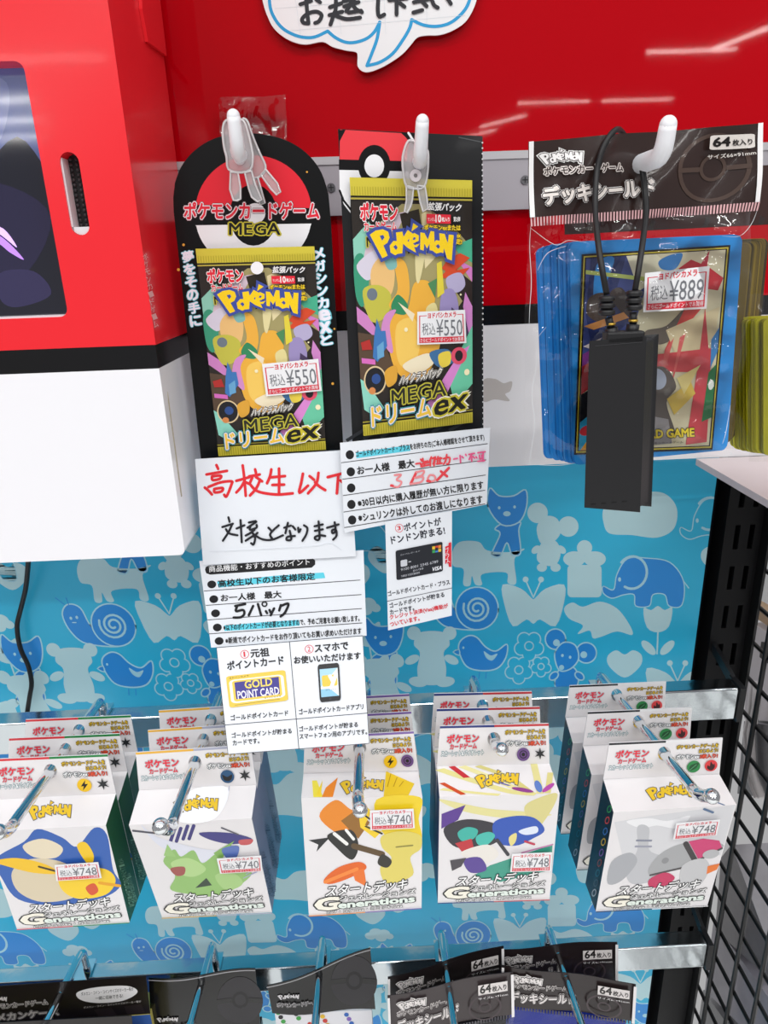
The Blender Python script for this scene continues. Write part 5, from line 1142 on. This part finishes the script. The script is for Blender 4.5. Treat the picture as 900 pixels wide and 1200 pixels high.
    for k in range(76): u = (k+.2)/76; pr.add([(u, 0), (u+.007, 0), (u+.007, 1), (u, 1)], [(0, 1, 2, 3)], ck)
    pr.build('crimped_strip', root)
    # the clear bag
    FB = film('bag_film', (1, 1, 1), .005, .45, 34, .05, .9)
    cx, cy = 750, 400
    def bulge(x, y):
        u = min(1, max(0, (x-618)/270)); v = min(1, max(0, (y-245)/300)); e = min(u, 1-u, .12)/.12; g = min(v, 1-v, .1)/.1
        return -.004*(1-e)**2 - .0015*(1-g)**2 + .0009*math.sin(x*.11+y*.05) + .0007*math.sin(y*.13-x*.04)
    pr = Print(PY(Y - .0045), bend=bulge, cuts=(frange(618, 892, 44), frange(240, 548, 44))); pr.lock = True
    pr.poly([(620.5, 262), (888, 245), (885, 330), (868, 430), (853, 541), (780, 541), (640, 548), (616, 546), (617, 420)], FB)
    pr.lock = False; pr.build('clear_bag', root, smooth=True)
    ed = M('#e9edf0', .25); z1 = Z(600, 130, 3); z2 = Z(600, 380, 3)  # pale lines paint the highlights along the clear bag's creases and edges
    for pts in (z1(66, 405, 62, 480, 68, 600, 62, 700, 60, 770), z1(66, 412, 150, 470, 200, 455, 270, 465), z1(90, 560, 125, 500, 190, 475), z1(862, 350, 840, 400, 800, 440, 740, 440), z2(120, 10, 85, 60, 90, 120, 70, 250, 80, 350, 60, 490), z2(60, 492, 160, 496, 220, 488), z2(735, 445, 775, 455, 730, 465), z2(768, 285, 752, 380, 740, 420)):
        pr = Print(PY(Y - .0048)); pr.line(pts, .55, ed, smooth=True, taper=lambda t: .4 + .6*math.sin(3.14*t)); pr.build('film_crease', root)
sleeve_pack()
# other packs behind it and at the frame edge
gold = [M(c, .25, coat=.2) for c in ('#7a661c', '#594a14', '#8d7722', '#3d330f', '#6f5c1a')]
def far_pack(q, y, n, cols, depth, sh, label, bagq):
    root = empty('sleeve_pack', P((q[2][0]+q[3][0])/2, (q[2][1]+q[3][1])/2, y), label, 'card sleeve pack', 'bagged card sleeves on the right')
    stack('sleeve_stack', root, round_quad(q, y), sh, n, cols, depth)
    FB = film('bag_film_thin', (.97, .97, .95), .03, .3, 30, .06, .8)
    pr = Print(PY(y - .003), bend=lambda a, b: .0012*math.sin(a*.1+b*.05), cuts=(frange(bagq[0][0], bagq[1][0], 14), frange(bagq[0][1], bagq[2][1], 14)))
    pr.lock = True; pr.poly(bagq, FB); pr.build('clear_bag', root, smooth=True); return root
r = far_pack([(690, 293), (878, 286), (856, 519), (700, 528)], -.146, 20, gold, .024, .022, 'dark gold card sleeves in a bag, just behind the blue sleeve pack', [(685, 262), (905, 250), (878, 526), (690, 530)])
pr = Print(PY(-.150)); G = M('#3a2420', .2, coat=.4); pr.plate([(660, 205), (930, 192), (926, 262), (662, 275)], .0006, G); pr.up(3)
pr.text('デッキシールド', (905, 232), (1010, 226), 22, M('#8a2a30', .3), M('#d8c9c4', .3), .06, .04); pr.build('header_card', r)
yel = [M(c, .25, coat=.2) for c in ('#c6c01f', '#a8a018', '#dcd62e', '#8f8a14', '#cfc828')]
far_pack([(896, 374), (1070, 364), (1060, 545), (896, 533)], -.158, 20, yel, .018, -.007, 'bright yellow card sleeves in a bag, cut by the right frame edge', [(880, 345), (1065, 330), (1050, 552), (876, 540)])

# ---------------------------------------------------------------- black security tag on its cord
def sec_tag():
    Y = -.2135; m = M('#1b1b1d', .4, bump=.04, bscale=900); f = [(694, 403), (754, 398), (747, 597), (688, 592)]
    A = [P(*p, Y) for p in f]; off = P(768, 398.5, Y + .006) - A[1]; off.z = 0
    root = empty('security_tag', (A[2] + A[3])/2 + off/2, 'black anti-theft tag dangling on a cord in front of the blue sleeve pack', 'security tag')
    b = MB().prism(A, off, m); es = [e for e in b.bm.edges]
    r = bmesh.ops.bevel(b.bm, geom=es, offset=.0011, segments=3, affect='EDGES', profile=.5)
    u, w = (A[1]-A[0]), (A[3]-A[0])
    b.build('case', root)
    g = MB(); nv = Vector((0, -.0002, 0))
    # seam line and foot notches
    s = A[0] + u*.06 + w*.012; t = A[1] - u*.03 + w*.012; g.prism([s+nv, t+nv, t+nv+w*.003, s+nv+w*.003], (0, .0004, 0), M('#3a3a3d', .35)); g.build('seam', root)
    for k in range(4):
        g = MB(); s = A[3] + u*(.08+.22*k) - w*.006; g.prism([s+nv, s+nv+u*.1, s+nv+u*.1+w*.006, s+nv+w*.006], (0, .0004, 0), M('#0b0b0c', .6)); g.build('foot_notch', root)
    top = (A[0] + A[1])/2 + off/2; cl = M('#1b1b1d', .4)
    MB().box(top.x-.0075, top.x+.0065, top.y-.003, top.y+.003, top.z-.001, top.z+.0035, cl, .0008).build('cap', root)
    # two plug stems with rings, then the cord
    yc = Y + .004
    lp, rp = [(718, 398), (716, 384), (713, 372), (711, 358), (711, 345)], [(740, 392), (742, 380), (742, 366), (743, 352), (744, 341)]
    for s in (lp, rp):
        b = MB().tube([P(*s[0], yc), P(*s[1], yc)], .0023, cl, n=12).tube([P(*s[1], yc), P(*s[2], yc)], .0014, cl, n=10)
        c = P(s[1][0], s[1][1]-3, yc); b.tube([c, c + Vector((0, 0, .0008))], .0017, M('#c9a545', .3, .8), n=10)
        for k in range(3): c = P(s[3][0], s[3][1]+8-8*k, yc); b.tube([c - Vector((0, 0, .0011)), c - Vector((0, 0, .0006)), c + Vector((0, 0, .0006)), c + Vector((0, 0, .0011))], .003, cl, n=14, taper=[.0021, .003, .003, .0021])
        b.build('plug', root)
    left = [(711, 345, yc), (706, 318, yc), (701, 285, -.2045), (697.5, 245, -.195), (699, 205, -.189), (705, 178, -.188), (714, 160, -.187), (722, 152, -.184), (728, 154, -.1755), (735, 165, -.172), (745, 180, -.174), (750, 188, -.183), (753, 200, -.188), (756, 225, -.19), (757, 250, -.195), (753, 285, -.2045), (748, 318, yc), (744, 341, yc)]
    pts = [P(x, y, d) for x, y, d in left]; n = len(pts); fine = []
    for i in range(n-1):
        g_ = lambda j: pts[max(0, min(n-1, j))]
        for k in range(4):
            t = k/4; fine.append(.5*((2*g_(i)) + (g_(i+1)-g_(i-1))*t + (2*g_(i-1)-5*g_(i)+4*g_(i+1)-g_(i+2))*t*t + (3*g_(i)-g_(i-1)-3*g_(i+1)+g_(i+2))*t**3))
    MB().tube(fine + [pts[-1]], .0011, M('#161618', .45), n=10).build('cord', root)
sec_tag()

# ---------------------------------------------------------------- cable at the left
def cable():
    px = [(33, 640), (33, 660), (30, 690), (24, 715), (20, 735), (24, 760), (33, 780), (37, 800), (35, 815), (32, 835), (31, 850)]
    ys = [-.03, -.02, -.012, -.008, -.008, -.008, -.008, -.008, -.008, -.008, -.02]
    pts = [P(x, y, d) for (x, y), d in zip(px, ys)]; n = len(pts); fine = []
    for i in range(n-1):
        g_ = lambda j: pts[max(0, min(n-1, j))]
        for k in range(4):
            t = k/4; fine.append(.5*((2*g_(i)) + (g_(i+1)-g_(i-1))*t + (2*g_(i-1)-5*g_(i)+4*g_(i+1)-g_(i+2))*t*t + (3*g_(i)-g_(i-1)-3*g_(i+1)+g_(i+2))*t**3))
    tag(MB().tube(fine + [pts[-1]], .0017, M('#151517', .4), n=10).build('power_cable'), 'black cable running down the blue sheet from the cabinet at the left edge', 'cable')
cable()

# ================================================================ packs on the lower bar
LB = [(93, 1121), (247, 1113), (377, 1106), (518, 1099), (645, 1093)]
LL = ('leftmost chrome hook on the lower bar, in front of the wide brown box', 'second hook from the left on the lower bar, by a glossy black pouch', 'lower-bar hook through the black pouch with dotted cloth', 'lower-bar hook through the grey-brown sleeve headers', 'rightmost chrome hook on the lower bar')
LH = []
RISE = Vector((0, 1, -.16))                     # the hooks climb gently towards the shopper
for (x, y), l in zip(LB, LL):
    p = P(x, y, -.047); u = RISE; LH.append((p, u))
    steel_hook(p, p + u*(-.19 - p.y), None, l, zh=p.z, zbar=ZB2, group='chrome hooks on the lower bar')
BR = lambda c='#33282a': M(c, .3, coat=.12, bump=.1, bscale=40, spec=.25)
def holed(pr, q, m, hx, hy, r=3.2, t=.0005):
    """header with a real hang hole"""
    top = q[0][1] + (q[1][1]-q[0][1])*(hx-q[0][0])/(q[1][0]-q[0][0]); hy = max(hy, top + r*2)
    h = ring_pts(hx, hy, r, r*1.2, 0, 12); pr.lock = True; pr.poly(q, m, [h]); pr.lock = False; pr.up(3)
    n = len(q); vs = [(*p, 0) for p in q] + [(*p, -t) for p in q]; pr.items.append((vs, [(i, (i+1) % n, n+(i+1) % n, n+i) for i in range(n)], m))
    tr = tessellate_polygon([[Vector((*p, 0)) for p in q], [Vector((*p, 0)) for p in h]]); pr.items.append(([(*p, -t) for p in list(q)+h], [tuple(k) for k in tr], m))
def rodpx(i, y): return project(LH[i][0] + LH[i][1]*(y - LH[i][0].y))
def marks(pr, f, title, col='#e2dcda', back='#33282a'):
    pr.frame(f); w = BR(col); b = BR(back)
    pr.text('ポケモンカードゲーム', (.07, .52), (.5, .47), .13, b, w, .08, .02)
    pr.text(title, (.07, .86), (.56, .78), .26, w, b, .05, .04, BR('#efebe9'), .08); pr.frame()
    fr = pr.frame(f).at; lq = [fr(.07, .12), fr(.3, .1), fr(.3, .32), fr(.09, .34)]; pr.frame(); logo(pr, lq, w, b, .6, BR('#efebe9'))
def wide_box(top, y, label):
    (x0, y0), (x1, y1) = top; root = empty('marker_case_box', P(60, 1230, y), label, 'boxed case', 'wide brown boxes on the lower left hook')
    q = [(x0, y0), (x1, y1), (x1 + 5, y1 + 44), (x0, y0 + 45)]
    pr = Print(PY(y)); hp = rodpx(0, y); holed(pr, q, M('#1c1717', .3, spec=.3), *hp); pr.frame(q)
    w = M('#d8d2d0', .3); b = M('#1c1717', .3); pr.blob(S_(.72, .3, .8, .2, .92, .22, .96, .4, .9, .6, .8, .62, .73, .5), M('#e9e7e8', .3)); pr.text('ダメカン・コイン・コインサイズのマーカー等が', (.735, .4), (.945, .36), .1, b, bold=.01); pr.text('一緒に収納できる!', (.79, .54), (.9, .52), .1, b, bold=.01)
    pr.text('ダメカン・コイン・コインサイズのマーカー等が', (.74, .74), (.97, .68), .06, w)
    pr.poly(S_(.78, .78, .85, .76, .87, .98, .8, 1.0), M('#2a2222', .3)); pr.poly(S_(.9, .75, .97, .73, .98, .95, .91, .97), M('#2a2222', .3))
    pr.text('ポケモンカードゲーム', (.36, .6), (.6, .56), .14, b, w, .08, .02); pr.text('ダメカンケース', (.35, .92), (.64, .86), .2, w, b, .05, .04, w, .08); pr.frame()
    f = [P(x, yy, y) for x, yy in q]
    fr = pr.frame(q).at; lq = [fr(.36, .24), fr(.44, .22), fr(.44, .4), fr(.36, .42)]; pr.frame(); logo(pr, lq, w, b, .6)
    pr.build('hang_header', root)
    d = Vector((0, .018, 0)); bb = [f[3] + Vector((0, .0006, -.0002)), f[2] + Vector((0, .0006, -.0002))]; lo = Vector((0, 0, -.07))
    MB().prism([bb[0] + Vector((0, -.001, 0)), bb[1] + Vector((0, -.001, 0)), bb[1] + lo, bb[0] + lo], d, M('#3b62a8', .3), M('#c9bd62', .35)).build('box_body', root)
wide_box(((-120, 1164), (171, 1144)), -.083, 'wide brown-headed box at lower left, the one farther back')
wide_box(((-140, 1206), (154, 1190.5)), -.1105, 'wide brown-headed box at lower left, the one nearer the viewer')
def pouch(q, y, hi, label, wave, emblem_at, dotted=False):
    root = empty('black_pouch', P((q[2][0]+q[3][0])/2, q[2][1], y), label, 'pouch', 'glossy black header pouches on the lower bar')
    pk = M('#0b0a0b', .25, coat=.12, bump=.2, bscale=45, spec=.3); g2 = M('#0e0d0f', .3, spec=.3)
    pr = Print(PY(y), bend=wave, cuts=(frange(q[0][0], q[1][0], 14), frange(min(p[1] for p in q), max(p[1] for p in q), 5)))
    holed(pr, q, pk, *rodpx(hi, y), r=3)
    cx, cy, r = emblem_at; pr.ell(cx, cy, r, r*1.05, M('#252327', .3, spec=.3)); pr.ring(cx, cy, r*.36, r*.38, r*.12, g2)
    pr.poly([(cx-r, cy-r*.1), (cx-r*.36, cy-r*.12), (cx-r*.36, cy+r*.1), (cx-r, cy+r*.12)], pk); pr.poly([(cx+r, cy-r*.14), (cx+r*.36, cy-r*.12), (cx+r*.36, cy+r*.1), (cx+r, cy+r*.08)], pk)
    w = M('#c9c6c8', .3); x0, yb = q[3][0], q[3][1]
    logo(pr, [(x0+6, yb-24), (x0+32, yb-27), (x0+32, yb-20), (x0+7, yb-17)], w, pk, .5); pr.text('ポケモンカードゲーム', (x0+6, yb-9), (x0+52, yb-13), 5, pk, w, .07, .02)
    pr.line([(p[0], p[1]+.6) for p in curve_pts([q[0], ((q[0][0]+q[1][0])/2, (q[0][1]+q[1][1])/2), q[1]], False, 4)], 1.1, M('#8b8a8e', .2, coat=.5))
    pr.build('pouch_header', root, smooth=True)
    b = P(*q[3], y + .001), P(*q[2], y + .001); lo = Vector((0, 0, -.06))
    if dotted:
        a_, c_ = b[0] + Vector((.002, 0, 0)), b[1] - Vector((.003, 0, 0)); MB().prism([a_, c_, c_ + lo, a_ + lo], (0, .012, 0), M('#d9d9de', .7)).build('cloth_bag', root)
        pr = Print(PY(y + .0009)); dc = ('#3f9a46', '#c0392e', '#2f62b0', '#26262a', '#d9b02c', '#7d5fb0')
        for k in range(26):
            x = 326 + (k*37) % 108; yy = q[2][1] + 3 + (k*13) % 34; pr.ell(x, yy, 2.8, 2.4, M(dc[k % 6], .6))
        pr.build('printed_dots', root)
    else: MB().prism([b[0], b[1], b[1] + lo, b[0] + lo], (0, .01, 0), M('#1d1c1f', .35)).build('pouch_body', root)
wv = lambda a: (lambda x, y: .0022*math.sin((x-a)*.045) + .0006*math.sin(y*.06 + x*.03))
pouch([(174, 1147), (299, 1136), (305, 1206), (178, 1212)], -.078, 1, 'glossy black pouch header with round emblem beside the wide brown boxes', wv(174), (281, 1175, 27))
pouch([(313, 1155), (434, 1114), (440, 1184), (319, 1187)], -.077, 2, 'slanting black pouch header above white cloth with coloured dots', wv(313), (415, 1152, 27), True)
def small_pack(q, y, hi, label, tint, bodycol, shade=None):
    root = empty('sleeve_pack', P((q[2][0]+q[3][0])/2, q[2][1], y), label, 'card sleeve pack', 'bagged card sleeves on the lower bar')
    pr = Print(PY(y), bend=lambda x, yy: .0012*math.sin((x-q[0][0])*.05), cuts=(frange(q[0][0], q[1][0], 10), [])); m = BR(tint)
    holed(pr, q, m, *rodpx(hi, y)); marks(pr, q, 'デッキシールド', back=tint); pr.frame(q); w = BR('#e9e6e6')
    pr.rect(0, 0, .018, 1, w); pr.rect(.978, 0, 1, 1, w); pr.poly(S_(.72, .16, .95, .13, .95, .36, .72, .4), BR('#dcd6d4')); pr.text('64', (.735, .36), (.82, .34), .19, M('#1c1817', .3), bold=.03); pr.text('枚入り', (.83, .34), (.94, .32), .13, M('#1c1817', .3), bold=.02)
    pr.text('サイズ66×91mm', (.72, .5), (.95, .46), .06, w); pr.ring(.77, .68, .13, .3, .014, BR('#42363a')); pr.ring(.77, .68, .05, .12, .012, BR('#42363a')); pr.frame()
    pr.build('header_card', root, smooth=True)
    if bodycol:
        a, b = P(*q[3], y+.0015), P(*q[2], y+.0015); lo = Vector((0, 0, -.06))
        pr = Print(PY(y)); pr.frame([q[3], q[2], (q[2][0], q[2][1]+5), (q[3][0], q[3][1]+5)]); pr.lock = True
        for k in range(44): pr.add([((k+.2)/44, .1), ((k+.75)/44, .1), ((k+.75)/44, 1), ((k+.2)/44, 1)], [(0, 1, 2, 3)], M('#56545b', .4))
        pr.build('crimped_strip', root)
        f = [a + Vector((.006, 0, -.0028)), b + Vector((-.006, 0, -.0024)), b + Vector((-.006, 0, -.06)), a + Vector((.008, 0, -.06))]
        stack('sleeve_stack', root, f, -.003, 10, [M(c, .4, spec=.15) for c in bodycol], .012)
        pr = Print(PY(y-.001), bend=lambda x, yy: .001*math.sin(x*.12+yy*.1), cuts=(frange(q[3][0], q[2][0], 14), frange(q[2][1], q[2][1]+50, 6))); pr.lock = True
        pr.poly([(q[3][0], q[3][1]+4), (q[2][0], q[2][1]+4), (q[2][0]-3, q[2][1]+55), (q[3][0]+3, q[3][1]+55)], film('bag_film_low', (1, 1, 1), .005, .3, 40, .06, .7)); pr.build('clear_bag', root, smooth=True)
blk = ('#1f1f24', '#2a2a30', '#17171b'); blu = ('#1c33a8', '#152a8c', '#2440bb')
small_pack([(454.5, 1145), (590, 1108), (591, 1157), (455, 1190)], -.0765, 3, 'brown 64-count sleeve header tilted behind the grey-brown one', '#1d1718', None)
small_pack([(454, 1167), (601, 1137.5), (602, 1187), (456, 1216)], -.0966, 3, 'lighter grey-brown 64-count sleeve header in front, tilted up to the right', '#3a3233', blk)
small_pack([(579, 1113), (723, 1103), (723, 1147.5), (580, 1160)], -.071, 4, 'brown 64-count sleeve header nearest the bar at lower right', '#241c1d', None)
small_pack([(587.5, 1131), (744.5, 1152), (742, 1195), (586, 1176)], -.0926, 4, 'brown 64-count sleeve header above blue sleeves at lower right', '#261d1d', blu)

# ================================================================ goods beyond the wire grid
def beyond(name, q, x, t, m, label, extra=None, cat='package'):
    f = [PXs(x).hit(*p) for p in q]; b = MB().prism(f, (t, 0, 0), m)
    if extra: extra(b)
    return tag(b.build(name), label, cat, 'goods beyond the wire grid')
beyond('white_board', [(884, 560), (960, 560), (960, 735), (880, 700)], .36, .01, M('#f4f6f6', .4), 'bright white board behind the grid just below the shelf', cat='board')
beyond('cardboard_strip', [(876, 704), (940, 742), (940, 760), (876, 718)], .34, .012, M('#b79a7c', .6), 'pale brown strip under the bright white board behind the grid', cat='cardboard')
def lab(b):
    q = [PXs(.3385).hit(*p) for p in ((893, 752), (940, 760), (940, 806), (891, 770))]; b.prism(q, (-.0008, 0, 0), M('#151518', .4))
beyond('white_package', [(879, 730), (950, 770), (945, 850), (872, 842)], .339, .03, M('#d3cdd0', .4), 'whitish package with black label behind the grid', lab)
def blis(b):
    for k in range(2):
        pts = [PXs(.324).hit(*p) for p in ((888-6*k, 800), (886-6*k, 830), (880-6*k, 860), (882-6*k, 905), (893-6*k, 935))]; b.tube(pts, .0035-.001*k, M('#cfcaca', .15, coat=.5), n=10)
beyond('blister_pack', [(872, 845), (960, 860), (960, 945), (864, 930)], .33, .03, M('#7b7c80', .2, coat=.5), 'grey blister package with curved clear edge behind the grid', blis)
for i, (q, c, l) in enumerate((([(845, 1005), (857, 990), (900, 1105), (905, 1150), (838, 1090)], '#8f8c90', 'grey translucent box behind the grid beside the front box with black side'),
        ([(836, 1080), (905, 1175), (905, 1240), (826, 1160)], '#b3b0ba', 'lilac-grey box behind the grid, below the grey translucent one'),
        ([(824, 1160), (880, 1240), (870, 1290), (812, 1240)], '#8f9092', 'lowest grey box behind the grid at the bottom right corner'))):
    beyond('grey_box', q, .318 + .004*i, .04, M(c, .25, coat=.4, mottle=.3, bscale=60), l)
